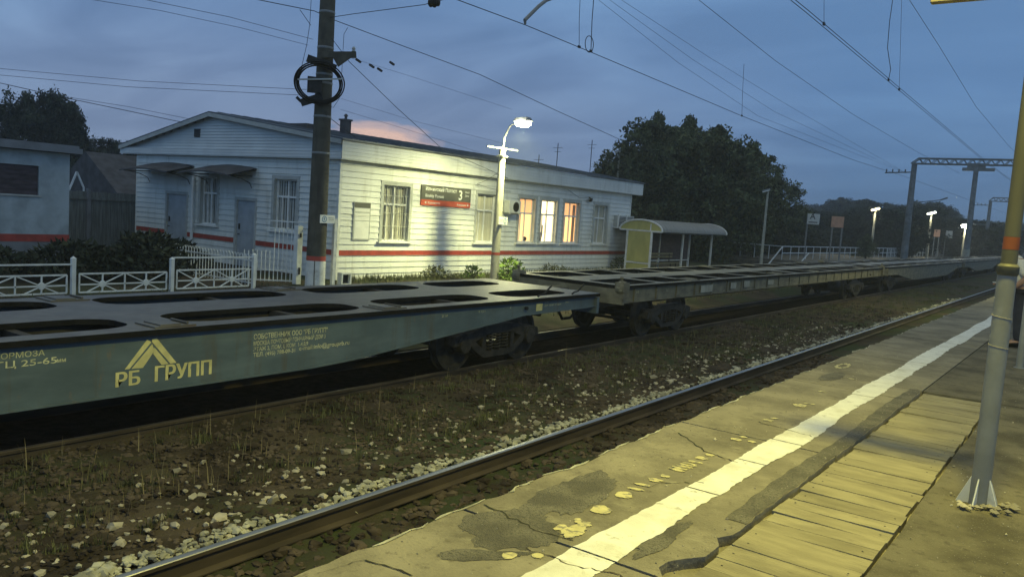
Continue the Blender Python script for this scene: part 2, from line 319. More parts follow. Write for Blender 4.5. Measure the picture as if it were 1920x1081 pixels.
def text_mb(mb, body, size, origin, right, up, depth=0.004, mi=0, squeeze=1.0, align='LEFT', bold=0.0, width=None):
    """lettering as thin solid shapes on a plane"""
    key = (body, align, bold)
    if key not in _txt:
        cu = bpy.data.curves.new('lettering', 'FONT'); cu.body = body; cu.align_x = align; cu.resolution_u = 3; cu.offset = bold
        o = bpy.data.objects.new('lettering', cu); COL.objects.link(o); bpy.context.view_layer.update()
        me = bpy.data.meshes.new_from_object(o.evaluated_get(bpy.context.evaluated_depsgraph_get()))
        _txt[key] = ([tuple(v.co) for v in me.vertices], [tuple(p.vertices) for p in me.polygons])
        bpy.data.objects.remove(o); bpy.data.curves.remove(cu); bpy.data.meshes.remove(me)
    vs, fs = _txt[key]
    if not vs: return
    if width:
        ws = max(v[0] for v in vs)-min(v[0] for v in vs); squeeze = width/(ws*size)
    o, r, u = Vector(origin), Vector(right).normalized(), Vector(up).normalized(); n = r.cross(u)
    mb.add([o+r*(v[0]*size*squeeze)+u*(v[1]*size)+n*depth for v in vs], fs, mi)

# ---------------------------------------------------------------- ground, tracks
RZ = -1.1                      # top of rail
XN, XW = -4.46, -9.36          # axes of the near track and of the wagon track
GZ = -1.0                      # station yard
def ground_h(x, y):
    if x > -2.2: return -1.45
    if x < -12.6: return GZ-0.02
    if x < -11.2: t = (x+12.6)/1.4; return (GZ-0.02)*(1-t)+(-1.30)*t
    h = -1.31
    if -8.50 < x < -5.30:
        t = min(1, (x+8.50)/.06, (-5.30-x)/.12); h += .155*max(0, t)-.05*math.sin((x+8.5)/3.2*math.pi)
    return h
xs = [-510, -300, -150, -90, -60, -40, -30, -24]+list(np.arange(-20, -13, 1.0))+list(np.arange(-13, -1.6, 0.11))+[0, 6, 14, 30, 80, 300, 510]
ys = [-310, -150, -50, -20, -8, -3]+list(np.arange(0, 14, 0.12))+list(np.arange(14, 40, 0.4))+[45, 50, 60, 75, 90, 120, 160, 220, 320, 500, 710]
g = MB(); nx, ny = len(xs), len(ys)
for y in ys:
    for x_ in xs:
        near = -12 < x_ < -2 and -4 < y < 45
        g.v.append((x_, y, ground_h(x_, y)+(random.uniform(-.028, .028) if near else 0)))
for j in range(ny-1):
    for i in range(nx-1):
        a = j*nx+i; g.f.append((a, a+1, a+nx+1, a+nx)); g.mi.append(0)
gr = tag(g.build('ground', M['ground'], smooth=True), kind='structure')

def rail_profile(c):
    w = [(-.066, -.18), (.066, -.18), (.066, -.168), (.012, -.150), (.010, -.05), (.036, -.035), (.036, -.006), (-.036, -.006), (-.036, -.035), (-.010, -.05), (-.012, -.150), (-.066, -.168)]
    h = [(-.036, -.006), (.036, -.006), (.030, -.0005), (.016, .002), (-.016, .002), (-.030, -.0005)]
    return [(c+p, RZ+q-.002) for p, q in w], [(c+p, RZ+q-.002) for p, q in h]
def track(ax, label, head, y0, y1, sl):
    t = thing('railway_track', label, 'railway track', (ax, 5, RZ), group='parallel tracks between the platform and the station')
    for sgn in (-1, 1):
        a, b = rail_profile(ax+sgn*.796)
        m = MB(); m.prism(a, 'y', y0, y1, 0); m.prism(b, 'y', y0, y1, 1); m.build('rail', [M['rail'], head], t)
    for y in sl:
        m = MB(); z = -1.284+random.uniform(-.006, .006); dx = random.uniform(-.03, .03)
        m.prism([(ax-1.35+dx, z-.12), (ax+1.35+dx, z-.12), (ax+1.33+dx, z), (ax-1.33+dx, z)], 'y', y-.12, y+.12); m.build('sleeper', M['sleeper'], t)
    return t
track(XN, 'nearer railway track beside the platform with one shiny rail', M['rail_head'], -25, 420, [])
track(XW, 'farther rusty railway track under the flat wagons', M['rail_head_dull'], -25, 420, [11.4+.61*k for k in range(9)])

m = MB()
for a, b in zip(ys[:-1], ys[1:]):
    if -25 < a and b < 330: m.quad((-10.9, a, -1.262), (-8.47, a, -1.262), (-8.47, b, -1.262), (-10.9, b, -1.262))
tag(m.build('track_bed', M['bed']), kind='structure')  # dark sheet standing in for the shade below the wagons
def stones(name, mtl, n, fx, size, zoff=0.0, flat=.65):
    bi = bmesh.new(); bmesh.ops.create_icosphere(bi, subdivisions=1, radius=1.0); base = np.array([v.co[:] for v in bi.verts]); fac = [tuple(v.index for v in f.verts) for f in bi.faces]; bi.free()
    V = []; Fs = []
    for i in range(n):
        x_, y = fx()
        s = size*math.exp(rng.normal(0, .38)); v = base*(s*rng.uniform(.65, 1.2, 3)); v += rng.normal(0, s*.17, v.shape); v[:, 2] *= flat
        a = rng.uniform(0, 6.28); c_, s_ = math.cos(a), math.sin(a)
        v = np.stack([v[:, 0]*c_-v[:, 1]*s_, v[:, 0]*s_+v[:, 1]*c_, v[:, 2]], 1)+np.array([x_, y, ground_h(x_, y)+zoff+s*.15])
        k = len(V)*12; V.append(v); Fs += [tuple(k+q for q in f) for f in fac]
    me = bpy.data.meshes.new(name); me.from_pydata(np.concatenate(V).tolist(), [], Fs); me.materials.append(mtl)
    o = bpy.data.objects.new(name, me); COL.objects.link(o); return tag(o, kind='stuff')
def ydist(a, b, p=1.7): return a+(b-a)*rng.random()**p
stones('dark_ballast', M['stone_dark'], 19000, lambda: (rng.uniform(-8.4, -5.3), ydist(1.2, 34)), .023)
def pale():
    while True:
        x_ = rng.normal(-6.1, .6); y = ydist(1.5, 26, 1.5)
        if -8 < x_ < -5.4: return x_, y
stones('pale_stones', M['stone_pale'], 900, pale, .026, .01)
def railside():
    y = ydist(1.5, 45, 1.6); blot = .5+.5*math.sin(y*2.35)+.3*math.sin(y*5.1)
    return -5.32-abs(rng.normal(0, .05+.07*max(0, blot))), y
stones('pale_ballast_strip', M['stone_rail'], 5600, railside, .024, .03)
stones('track_ballast', M['stone_dark'], 7000, lambda: (rng.uniform(-5.2, -2.7), ydist(1, 20)), .034)

def blades(name, mtl, n, fx, hgt, wid, lean=.5):
    V = []; Fs = []
    for i in range(n):
        x_, y, k = fx(); h = hgt*k*random.uniform(.5, 1.3); a = random.uniform(0, 6.28); l = random.uniform(.1, lean)*h
        dx, dy = math.cos(a), math.sin(a); z = ground_h(x_, y)-.02; w = wid*random.uniform(.6, 1.4)
        p = len(V)
        V += [(x_-dy*w, y+dx*w, z), (x_+dy*w, y-dx*w, z), (x_+dx*l*.4+dy*w*.6, y+dy*l*.4-dx*w*.6, z+h*.6), (x_+dx*l*.4-dy*w*.6, y+dy*l*.4+dx*w*.6, z+h*.6), (x_+dx*l, y+dy*l, z+h)]
        Fs += [(p, p+1, p+2, p+3), (p+3, p+2, p+4)]
    me = bpy.data.meshes.new(name); me.from_pydata(V, [], Fs); me.materials.append(mtl)
    o = bpy.data.objects.new(name, me); COL.objects.link(o); return tag(o, kind='stuff')
tufts = [(rng.uniform(-8.4, -6.0), ydist(2.5, 60, 1.6), rng.uniform(.12, .5)) for _ in range(620)]
tufts = [t for t in tufts if t[1] > 6.5 or rng.random() < .35]
tufts += [(-6.35, 8.2, .45), (-6.2, 8.6, .4), (-7.9, 5.2, .3)]*3
def tuft():
    x_, y, r = tufts[random.randrange(len(tufts))]
    q = abs(random.gauss(0, .5)); a = random.uniform(0, 6.28)
    xx = min(max(x_+r*q*math.cos(a), -8.35), -5.6); return xx, y+r*q*math.sin(a)*1.6, max(.35, 1.1-q)
blades('trackside_grass', M['grass'], 32000, tuft, .105, .006)
blades('dry_weeds', M['dry'], 700, lambda: (rng.uniform(-8.3, -6.3), ydist(3, 40, 1.5), 1), .26, .004, .35)
blades('yard_grass', M['grass'], 16000, lambda: (rng.uniform(-19.7, -11.8), rng.uniform(4, 60), 1), .14, .012)
blades('wall_foot_grass', M['grass'], 3000, lambda: (-19.85+abs(rng.normal(0, .35)), rng.uniform(17.8, 36), 1), .22, .012)

# ---------------------------------------------------------------- platform
JX = [-2.0+.0]                     # joints between slabs
joints = [-7.9, -5.1, -2.3, .5, 3.30, 6.07, 8.83, 11.6, 14.4, 17.2, 20, 22.8, 25.6, 28.4, 31.2, 34, 40, 60, 90, 200]
plat = MB()
def slab(x0f, x1f, y0, y1, mi, z=0.0, dep=.3, step=.09, edge_mi=None):
    n = max(1, int(min((y1-y0)/step, 60))); yy = np.linspace(y0, y1, n+1); k = len(plat.v)
    for y in yy:
        a, b = x0f(y), x1f(y); plat.v += [(a, y, z), (b, y, z), (b, y, z-dep), (a, y, z-dep)]
    for i in range(n):
        p = k+i*4
        for a, b in ((0, 1), (1, 2), (3, 0)):
            plat.f.append((p+a, p+b, p+4+b, p+4+a)); plat.mi.append(mi)
    plat.f.append((k, k+1, k+2, k+3)); plat.mi.append(mi); q = k+n*4
    plat.f.append((q+3, q+2, q+1, q)); plat.mi.append(mi)
def edge(y): return -2.61+.010*math.sin(y*7.3)+.008*math.sin(y*19.1+1)+.006*math.sin(y*41)+(.02*math.sin(y*3.1) if math.sin(y*1.7) > .8 else 0)
def lipx(y): return -1.40+.005*math.sin(y*5.1)+.004*math.sin(y*13.7)+.004*math.sin(y*31)-(.05*max(0, 1-abs(y-3.95)/.10))-(.13*max(0, 1-abs(y-3.45)/.22))
for a, b in zip(joints[:-1], joints[1:]):
    tilt = 0.0
    y0, y1 = a+.012, b-.012
    if y1 < 9.5 and y0 > 0: slab(edge, lipx, y0, y1, 0)
    elif y0 < 9.5 < y1: slab(edge, lipx, y0, 9.48, 0); slab(edge, lambda y: -1.40, 9.49, y1, 0)
    else: slab(edge, lambda y: -1.40, y0, y1, 0)
# rest of the platform: asphalt right of the boardwalk, and beyond it
slab(lambda y: -.738+.006*math.sin(y*4.3)+.005*math.sin(y*11), lambda y: 7, -8, 9.48, 1, z=-.004)
slab(lambda y: -1.385, lambda y: 7, 9.5, 200, 1, z=-.002)
slab(lambda y: -1.385, lambda y: -.75, -8, .5, 1, z=-.002)
plat.box(-1.60, -.70, .52, 9.47, -.30, -.055, 0)
plat.box(-2.55, 7, -8, 200, -.9, -.31, 2); plat.box(-2.50, 6.9, -8, 200, -1.6, -.9, 2)
P0 = tag(plat.build('platform', [M['concrete'], M['asphalt'], M['face']]), kind='structure')
def patch(cx, cy, rx, ry, rot=0, n=22, jag=.28, z=.004, seed=0):
    r_ = random.Random(seed); pts = []; h_ = [(r_.uniform(-1, 1), r_.uniform(0, 6.28)) for _ in range(4)]
    for i in range(n):
        t = 2*math.pi*i/n; k = 1+jag*(sum(a*math.sin((q+2)*t+b) for q, (a, b) in enumerate(h_))*.45+r_.uniform(-.35, .35)); a, b = rx*k*math.cos(t), ry*k*math.sin(t)
        pts.append((cx+a*math.cos(rot)-b*math.sin(rot), cy+a*math.sin(rot)+b*math.cos(rot)))
    return pts
def flat(mb, pts, z, mi=0):
    c_ = (sum(p[0] for p in pts)/len(pts), sum(p[1] for p in pts)/len(pts)); n = len(pts)
    mb.add([(*p, z) for p in pts]+[(*c_, z)], [(i, (i+1) % n, n) for i in range(n)], mi)
# white safety line, brushed by hand, broken at the slab joints
wl = MB(); breaks = [-3, .4, 3.30, 4.58, 5.42, 6.15, 8.6, 11.6, 14.4, 17.2, 20, 25.6, 31.2, 45, 90]
rb = random.Random(3); r1 = r2 = 0
for a, b in zip(breaks[:-1], breaks[1:]):
    n = max(2, int((b-a)/(.035 if b < 15 else .3))); yy = np.linspace(a+.008, b-.008, n+1); k = len(wl.v); dx = rb.uniform(-.012, .012)
    for y in yy:
        r1 = r1*.7+rb.uniform(-.006, .006); r2 = r2*.7+rb.uniform(-.009, .009)
        c_ = -1.79+dx+.005*math.sin(y*1.3)+(.06*max(0, (y-12)/30)); w = .108+.009*math.sin(y*2.1+1)
        wl.v += [(c_-w+r1, y, .004), (c_+w+r2, y, .004)]
    for i in range(n): wl.f.append((k+2*i, k+2*i+1, k+2*i+3, k+2*i+2)); wl.mi.append(0)
wl.build('safety_line', M['white_line'], P0)
# worn yellow stencil letters
for s_, (px, py, kind) in enumerate([(1077, 988, 'blob'), (1127, 956, 'blob2'), (1170, 928, 'sq'), (1192, 917, 'bar'), (1205, 909, 'bar'), (1228, 900, 'bar2'), (1278, 876, 'C'), (1293, 870, 'bar'), (1303, 866, 'bar'), (1315, 859, 'bar2'), (1380, 824, 'bar2'), (1410, 828, 'dot'), (1440, 788, 'bar2'), (1500, 760, 'blob2'), (1518, 757, 'bar'), (1540, 734, 'dot'), (1580, 686, 'ring'), (1596, 710, 'dot'), (955, 1042, 'dot2'), (1008, 1042, 'dot')]):
    x_, y, _ = onZ(px, py, 0); m = MB()
    if kind == 'blob':
        flat(m, patch(x_+.03, y-.055, .055, .085, .1, 40, .35, seed=s_), .0045); flat(m, patch(x_-.035, y-.06, .040, .045, .3, 30, .3, seed=s_+9), .0047); flat(m, patch(x_+.015, y+.055, .030, .060, -.2, 30, .35, seed=s_+5), .0049); flat(m, patch(x_-.030, y+.085, .022, .035, .4, 24, .35, seed=s_+7), .0051)
    elif kind == 'blob2': flat(m, patch(x_, y, .055, .07, 0, 22, .25, seed=s_), .0045)
    elif kind == 'sq': flat(m, patch(x_, y, .05, .06, .4, 18, .2, seed=s_), .0045)
    elif kind == 'C':
        for q in range(4): flat(m, patch(x_+.002*q, y+(q-1.5)*.052, .058, .022, .1*q, 16, .2, seed=s_+q), .0045)
    elif kind == 'bar': flat(m, patch(x_, y, .05, .022, .25, 16, .2, seed=s_), .0045)
    elif kind == 'bar2':
        flat(m, patch(x_, y, .045, .035, .2, 16, .3, seed=s_), .0045); flat(m, patch(x_+.01, y+.12, .03, .03, .2, 14, .3, seed=s_+50), .0045)
    elif kind == 'dot2': flat(m, patch(x_, y, .03, .045, 0, 14, .3, seed=s_), .0045)
    elif kind == 'ring':
        for q in range(10):
            t = q*.628; flat(m, patch(x_+.055*math.cos(t), y+.2*math.sin(t), .018, .06, 0, 10, .3, seed=q), .0045)
    else: flat(m, patch(x_, y, .03, .03, 0, 12, .3, seed=s_), .0045)
    m.build('stencil_letter', M['yellow_paint'], P0)
# asphalt patches over the concrete and paint chips along the edge
ap = MB()
for s_, (px, py, rx, ry, ro) in enumerate([(960, 990, .22, .30, .1), (900, 1040, .06, .22, -.75), (1075, 925, .16, .5, .1), (1560, 706, .10, .35, 0), (1240, 1010, .06, .3, .0), (1480, 1030, .2, .0001, 0)]):
    x_, y, _ = onZ(px, py, 0)
    if ry > .01: flat(ap, patch(x_, y, rx, ry, ro, 60, .24, seed=70+s_), .0020+.0003*s_)
yy = np.linspace(4.25, 9.48, 70); k = len(ap.v)
for y in yy: ap.v += [(-1.525+.015*math.sin(y*2.1)+.006*math.sin(y*17), y, .0036), (lipx(y)-.004, y, .0036)]
for i in range(69): ap.f.append((k+2*i, k+2*i+1, k+2*i+3, k+2*i+2)); ap.mi.append(0)
ap.build('asphalt_repair', M['asphalt_lip'], P0)
ch = MB(); y = 1.5; rc = random.Random(9)
while y < 22:
    l = rc.uniform(.1, .5)
    if rc.random() < .62:
        n = 6; k = len(ch.v)
        for q in range(n+1):
            t = y+l*q/n; e_ = edge(t); w = rc.uniform(.006, .02)*(1 if 0 < q < n else .3); ch.v += [(e_-.003, t, .0045), (e_+w, t, .0045)]
        for q in range(n): ch.f.append((k+2*q, k+2*q+1, k+2*q+3, k+2*q+2)); ch.mi.append(0)
    y += l+rc.uniform(.0, .2)
ch.build('edge_paint', M['stone_rail'], P0)
ck = MB()
for s_, pts in enumerate([[(1160, 935), (1240, 905), (1330, 905)], [(985, 1030), (1080, 1060), (1180, 1085)], [(560, 1085), (680, 1050), (790, 1080)], [(1270, 812), (1330, 850), (1390, 868)], [(1420, 790), (1500, 812), (1530, 820)], [(910, 945), (985, 985), (1090, 1020)]]):
    ps = [onZ(*p, 0) for p in pts]; q = []
    for a, b in zip(ps[:-1], ps[1:]):
        for i in range(8): t = i/8; q.append((a[0]+(b[0]-a[0])*t+rc.uniform(-.012, .012), a[1]+(b[1]-a[1])*t+rc.uniform(-.02, .02)))
    k = len(ck.v)
    for i, p in enumerate(q): w = rc.uniform(.002, .007); ck.v += [(p[0], p[1]-w, .0042), (p[0]+.002, p[1]+w, .0042)]
    for i in range(len(q)-1): ck.f.append((k+2*i, k+2*i+1, k+2*i+3, k+2*i+2)); ck.mi.append(0)
ck.build('crack', M['ground'], P0)

gv = []; gf = []; bi = bmesh.new(); bmesh.ops.create_icosphere(bi, subdivisions=1, radius=1.0); gb0 = np.array([v.co[:] for v in bi.verts]); gf0 = [tuple(v.index for v in f.verts) for f in bi.faces]; bi.free()
for i in range(1600):
    if rng.random() < .55: x_, y = rng.uniform(-.72, .9), ydist(2.5, 12, 1.3)
    elif rng.random() < .5: x_, y = -1.42-abs(rng.normal(0, .06)), ydist(2.5, 9.4, 1.2)
    else: x_, y = rng.uniform(-2.55, -1.95), ydist(2, 12, 1.3)
    s_ = .0028*math.exp(rng.normal(0, .5)); k = len(gv)*12; v = gb0*s_*rng.uniform(.6, 1.3, 3)+rng.normal(0, s_*.15, gb0.shape)+np.array([x_, y, .002]); gv.append(v); gf += [tuple(k+q for q in f) for f in gf0]
gme = bpy.data.meshes.new('platform_grit'); gme.from_pydata(np.concatenate(gv).tolist(), [], gf); gme.materials.append(M['stone_pale']); go = bpy.data.objects.new('platform_grit', gme); COL.objects.link(go); tag(go, kind='stuff')
# boardwalk of planks over the trough
bw = MB(); y = .55; rp = random.Random(5)
while y < 9.42:
    w = rp.choice([.145, .15, .155, .19]); gap = rp.choice([.003, .005, .007, .012]); w = min(w, 9.45-y)
    x0 = -1.372+rp.uniform(-.01, .012); x1 = -.762+rp.uniform(-.008, .009); z = -.014+rp.uniform(-.004, .005); t1 = rp.uniform(-.004, .004)
    bw.add([(x0, y, z+t1), (x1, y, z-t1), (x1, y+w, z-t1), (x0, y+w, z+t1), (x0, y, z-.05), (x1, y, z-.05), (x1, y+w, z-.05), (x0, y+w, z-.05)], [(0, 1, 2, 3), (7, 6, 5, 4), (0, 4, 5, 1), (1, 5, 6, 2), (2, 6, 7, 3), (3, 7, 4, 0)])
    bw.mi[-6:] = [rp.choice([0, 0, 1, 2])]*6
    for xx in (x0+.05, x1-.06):
        for yy_ in ((y+w*.5,) if rp.random() < .6 else ()): bw.lathe([(.005, 0), (.005, .0012)], (xx+rp.uniform(-.012, .012), yy_, z+.0005+abs(t1)), n=8, mi=3)
    y += w+gap
bwo = tag(bw.build('boardwalk', [M['plank'], M['plank2'], M['plank3'], M['dark']], bevel=.0), 'weathered plank boardwalk let into the platform beside the white line', 'boardwalk')

# ---------------------------------------------------------------- wagons
def deck_mesh(mb, half, holes, ztop, th, x0, x1, mi):
    bm = bmesh.new(); edges = []
    def loop(pts):
        vs = [bm.verts.new((p[0], p[1], 0)) for p in pts]
        for i in range(len(vs)): edges.append(bm.edges.new((vs[i], vs[(i+1) % len(vs)])))
    loop([(x0, -half), (x1, -half), (x1, half), (x0, half)])
    for hx0, hx1, hy0, hy1, rx, ry in holes:
        pts = []
        for cx, cy, a0 in ((hx1-rx, hy0+ry, -90), (hx1-rx, hy1-ry, 0), (hx0+rx, hy1-ry, 90), (hx0+rx, hy0+ry, 180)):
            for q in range(6):
                a = math.radians(a0+q*18); pts.append((cx+rx*math.cos(a), cy+ry*math.sin(a)))
        loop(pts)
    bmesh.ops.triangle_fill(bm, use_beauty=True, use_dissolve=False, edges=edges)
    bm.verts.index_update(); n = len(bm.verts)
    vs = [v.co.copy() for v in bm.verts]; fs = [tuple(v.index for v in f.verts) for f in bm.faces]
    es = [(e_.verts[0].index, e_.verts[1].index) for e_ in bm.edges if len(e_.link_faces) == 1]
    mb.add([(v.x, v.y, ztop) for v in vs]+[(v.x, v.y, ztop-th) for v in vs], fs+[tuple(n+i for i in f)[::-1] for f in fs], mi)
    mb.add([(v.x, v.y, ztop) for v in vs]+[(v.x, v.y, ztop-th) for v in vs], [(a, b, n+b, n+a) for a, b in es], mi+1)
    bm.free()
def make_bogie(parent, yc):
    zc = RZ+.475
    b = MB(); b.box(-.75, .75, yc-.2, yc+.2, zc-.05, zc+.17); b.lathe([(.22, 0), (.22, .12)], (0, yc, zc+.17), n=16)
    bg_ = b.build('bogie', M['bogie'], parent, off=(0, 0, 0))
    for sx in (-1, 1):
        m = MB(); pr = [(-1.20, -.02), (-1.17, .13), (-.95, .18), (-.75, .17), (-.42, .26), (.42, .26), (.75, .17), (.95, .18), (1.17, .13), (1.20, -.02), (1.13, -.10), (.80, -.10), (.62, -.10), (.36, -.24), (-.36, -.24), (-.62, -.10), (-.80, -.10), (-1.13, -.10)]
        # frame drawn as upper and lower chords round the spring window
        up = [(-1.20, -.02), (-1.17, .13), (-.95, .19), (-.75, .17), (-.42, .27), (.42, .27), (.75, .17), (.95, .19), (1.17, .13), (1.20, -.02), (1.08, -.02), (1.05, .05), (.80, .05), (.66, .02), (.34, .12), (-.34, .12), (-.66, .02), (-.80, .05), (-1.05, .05), (-1.08, -.02)]
        m.prism([(yc+a, zc+q) for a, q in up], 'x', sx*1.00-.07, sx*1.00+.07)
        lo = [(-.80, .05), (-.66, .02), (-.36, -.17), (.36, -.17), (.66, .02), (.80, .05), (.72, -.09), (.40, -.28), (-.40, -.28), (-.72, -.09)]
        m.prism([(yc+a, zc+q) for a, q in lo], 'x', sx*1.00-.065, sx*1.00+.065)
        for a in (-.40, .40): m.box(sx*1.0-.06, sx*1.0+.06, yc+a-.05, yc+a+.05, zc-.2, zc+.14)
        m.build('side_frame', M['bogie'], bg_, off=(0, 0, 0))
        sp = MB()
        for a in (-.22, 0, .22):
            pts = [(sx*1.0+.075*math.cos(t*.8), yc+a+.075*math.sin(t*.8), zc-.17+t*.29/44) for t in range(45)]; sp.tube(pts, .016, 5)
        sp.build('spring', M['bogie'], bg_, off=(0, 0, 0))
        for ay in (-.925, .925):
            ax = MB(); ax.lathe([(.12, -.11), (.15, -.09), (.15, .06), (.135, .10), (.06, .11)], (sx*1.0, yc+ay, zc-.01), 'x', 18) if sx > 0 else ax.lathe([(.06, -.11), (.135, -.10), (.15, -.06), (.15, .09), (.12, .11)], (sx*1.0, yc+ay, zc-.01), 'x', 18)
            ax.prism([(yc+ay-.19, zc+.04), (yc+ay-.12, zc+.17), (yc+ay+.12, zc+.17), (yc+ay+.19, zc+.04)], 'x', sx*1.0-.085, sx*1.0+.085)
            ax.build('axle_box', M['bogie'], bg_, smooth=True, off=(0, 0, 0))
    for ay in (-.925, .925):
        for sx in (-1, 1):
            w = MB(); x0 = sx*.79
            pf = [(.10, -.085), (.17, -.08), (.20, -.02), (.38, .0), (.41, -.062), (.475, -.06), (.478, .045), (.505, .05), (.505, .075), (.42, .07), (.38, .03), (.20, .02), (.12, .09)]
            w.lathe([(r, -sx*h) for r, h in pf], (x0, yc+ay, zc), 'x', 32); w.build('wheel', [M['bogie']], bg_, smooth=True, off=(0, 0, 0))
        a = MB(); a.tube([(-1.0, yc+ay, zc), (1.0, yc+ay, zc)], .08, 10); a.build('axle', M['bogie'], bg_, smooth=True, off=(0, 0, 0))
    br = MB(); br.tube([(-.9, yc-.5, zc-.2), (.9, yc-.5, zc-.2)], .035, 6); br.tube([(-.9, yc+.5, zc-.2), (.9, yc+.5, zc-.2)], .035, 6)
    for sx in (-.79, .79):
        for a in (-.40, .40): br.box(sx-.045, sx+.045, yc+a-.045, yc+a+.045, zc-.17, zc+.13)
    br.build('brake_gear', M['bogie'], bg_, off=(0, 0, 0))
def make_wagon(yc, half, kind, label, side, deck, lettering=None, zt=.11, bog=9.58):
    t = thing('flat_wagon', label, 'flat wagon', (XW, yc, 0), group='coupled flat wagons in the freight train', local=True)
    o0 = (0, 0, 0); hx = 1.43
    if kind == 'belly':
        hs = [(.3, 3.0), (3.55, 6.35), (6.9, 9.3), (9.8, 11.7)]; hs = hs+[(-b, -a) for a, b in hs]
        holes = [(x0, x1, a, b, .26, .46) for a, b in hs for x0, x1 in ((.42, 1.17), (-.99-.18, -.24-.18))]
    else:
        hs = [(.25, 1.9), (2.15, 4.2), (4.5, 6.4), (6.7, 8.4), (8.7, 10.1), (10.4, 12.0)]; hs = hs+[(-b, -a) for a, b in hs]
        holes = [(x0, x1, a, b, .10, .16) for a, b in hs for x0, x1 in ((.36, 1.27), (-1.27, -.36))]
    d = MB(); deck_mesh(d, half, holes, zt, .06, -hx, hx, 0); d.build('deck', [deck, M['black']], t, off=o0)  # black deck edges: shade of the overhang put into their colour
    # fish-bellied or straight side sills with top and bottom flanges
    if kind == 'belly':
        prof = [(-half+.02, zt-.063), (half-.02, zt-.063), (half-.02, -.13), (half-.4, -.15), (9.8, -.17), (9.35, -.22), (5.9, -.52), (5.2, -.55), (-5.2, -.55), (-5.9, -.52), (-9.35, -.22), (-9.8, -.17), (-half+.4, -.15), (-half+.02, -.13)]
    else:
        prof = [(-half+.02, zt-.063), (half-.02, zt-.063), (half-.02, zt-.36), (-half+.02, zt-.36)]
    bot = prof[2:]
    for sx in (-1, 1):
        m = MB(); xw = sx*(hx-.085); m.prism(prof, 'x', xw-.006, xw+.006)
        for (a, z0), (b, z1) in zip(bot[:-1], bot[1:]):
            if a > b: a, z0, b, z1 = b, z1, a, z0
            m.add([(xw-.075, a, z0-.014), (xw+.05, a, z0-.014), (xw+.05, b, z1-.014), (xw-.075, b, z1-.014), (xw-.075, a, z0+.001), (xw+.05, a, z0+.001), (xw+.05, b, z1+.001), (xw-.075, b, z1+.001)], [(3, 2, 1, 0), (4, 5, 6, 7), (0, 1, 5, 4), (1, 2, 6, 5), (2, 3, 7, 6), (3, 0, 4, 7)])
        if kind != 'belly':
            for q in range(-11, 12): m.box(xw-.02, xw+.035, q*1.06-.035, q*1.06+.035, zt-.355, zt-.065)
        m.build('side_sill', side, t, off=o0)
    cs = MB(); cs.box(-.33, -.20, -half+.3, half-.3, -.42, zt-.065); cs.box(.20, .33, -half+.3, half-.3, -.42, zt-.065)
    for q in np.arange(-half+1.2, half-1, 1.65): cs.box(-hx+.1, -.33, q-.05, q+.05, -.10, zt-.066); cs.box(.33, hx-.1, q-.05, q+.05, -.10, zt-.066)
    cs.build('centre_sill', M['inner'], t, off=o0)
    if kind == 'belly':
        cb = MB(); cb.box(-.19, .19, -5.2, 5.2, -.62, -.4); cb.build('belly_box', M['inner'], t, off=o0)
    for sy in (-1, 1):
        h = MB(); y0, y1 = sorted((sy*half, sy*(half-.09))); h.box(-hx+.01, hx-.01, y0, y1, zt-.40, zt-.08); h.build('headstock', side, t, off=o0)
        cp = MB(); a, b = sorted((sy*(half-.3), sy*(half+.32))); cp.box(-.11, .11, a, b, -.17, .03)
        q = sy*(half+.32); e0, e1 = sorted((q, q+sy*.22)); cp.prism([(-.20, e0), (.14, e0), (.20, (e0+e1)/2), (.06, e1), (-.16, e1), (-.22, (e0+e1)/2)] if True else [], 'z', -.24, .08)
        cp.build('coupler', M['bogie'], t, bevel=.02, off=o0)
        hp = MB()
        for x0 in (-.42, .42):
            hp.tube([(x0, sy*(half+.0), -.22), (x0, sy*(half+.12), -.40), (x0*.9, sy*(half+.32), -.56), (x0*.7, sy*(half+.50), -.58)], .03, 8)
        each(hp, 'brake_hose', M['black'], t, smooth=True, off=o0)
        for x0 in (-hx+.10, hx-.10):
            cn = MB(); a, b = sorted((sy*(half+.003), sy*(half-.24))); cn.box(x0-.11, x0+.11, a, b, zt-.30, zt+.06)
            if kind != 'belly': cn.lathe([(.05, -.10), (.14, -.09), (.16, 0), (.14, .09), (.05, .10)], (x0+.02, sy*(half-.10), zt-.06), 'x', 16)
            cn.tube([(x0, sy*(half-.08), zt+.05), (x0, sy*(half-.08), zt+.14)], .028, 6); cn.lathe([(.03, 0), (.05, .02), (.03, .05)], (x0, sy*(half-.08), zt+.13), n=8)
            if kind != 'belly': cn.build('corner_bracket', side, t, off=o0)
        make_bogie(t, sy*bog)
    # flap plates and twist locks for containers
    for a in ((3.27, 6.62, -3.27, -6.62, .0) if kind == 'belly' else (2.0, 8.55, -2.0, -8.55)):
        for sx in (-1, 1):
            f = MB(); x0 = sx*1.17
            f.box(x0-.21, x0+.20, a-.20, a+.28, zt+.002, zt+.016); f.box(x0-.17, x0+.16, a-.12, a+.12, zt+.016, zt+.03)
            f.tube([(x0-.16, a+.2, zt+.03), (x0+.16, a+.2, zt+.03)], .014, 6); f.build('container_lock', deck, t, off=o0)
    if kind == 'belly':
        f = MB()
        for q, xx in ((half-1.9, 1.30), (half-.75, 1.30)):
            f.tube([(xx, q-.1, zt+.01), (xx-.02, q, zt+.035), (xx-.01, q+.12, zt+.05), (xx+.04, q+.16, zt+.14), (xx+.05, q+.24, zt+.19)], .016, 6)
        each(f, 'lashing_hook', M['dark'], t, off=o0)
    pb = MB(); xx = hx-.05; q = 2.4
    hw = MB(); hw.lathe([(.03, -.02), (.03, .03)], (hx-.02, half-2.5, -.05), 'x', 10); hw.build('bleed_valve', M['dark'], t, off=o0)
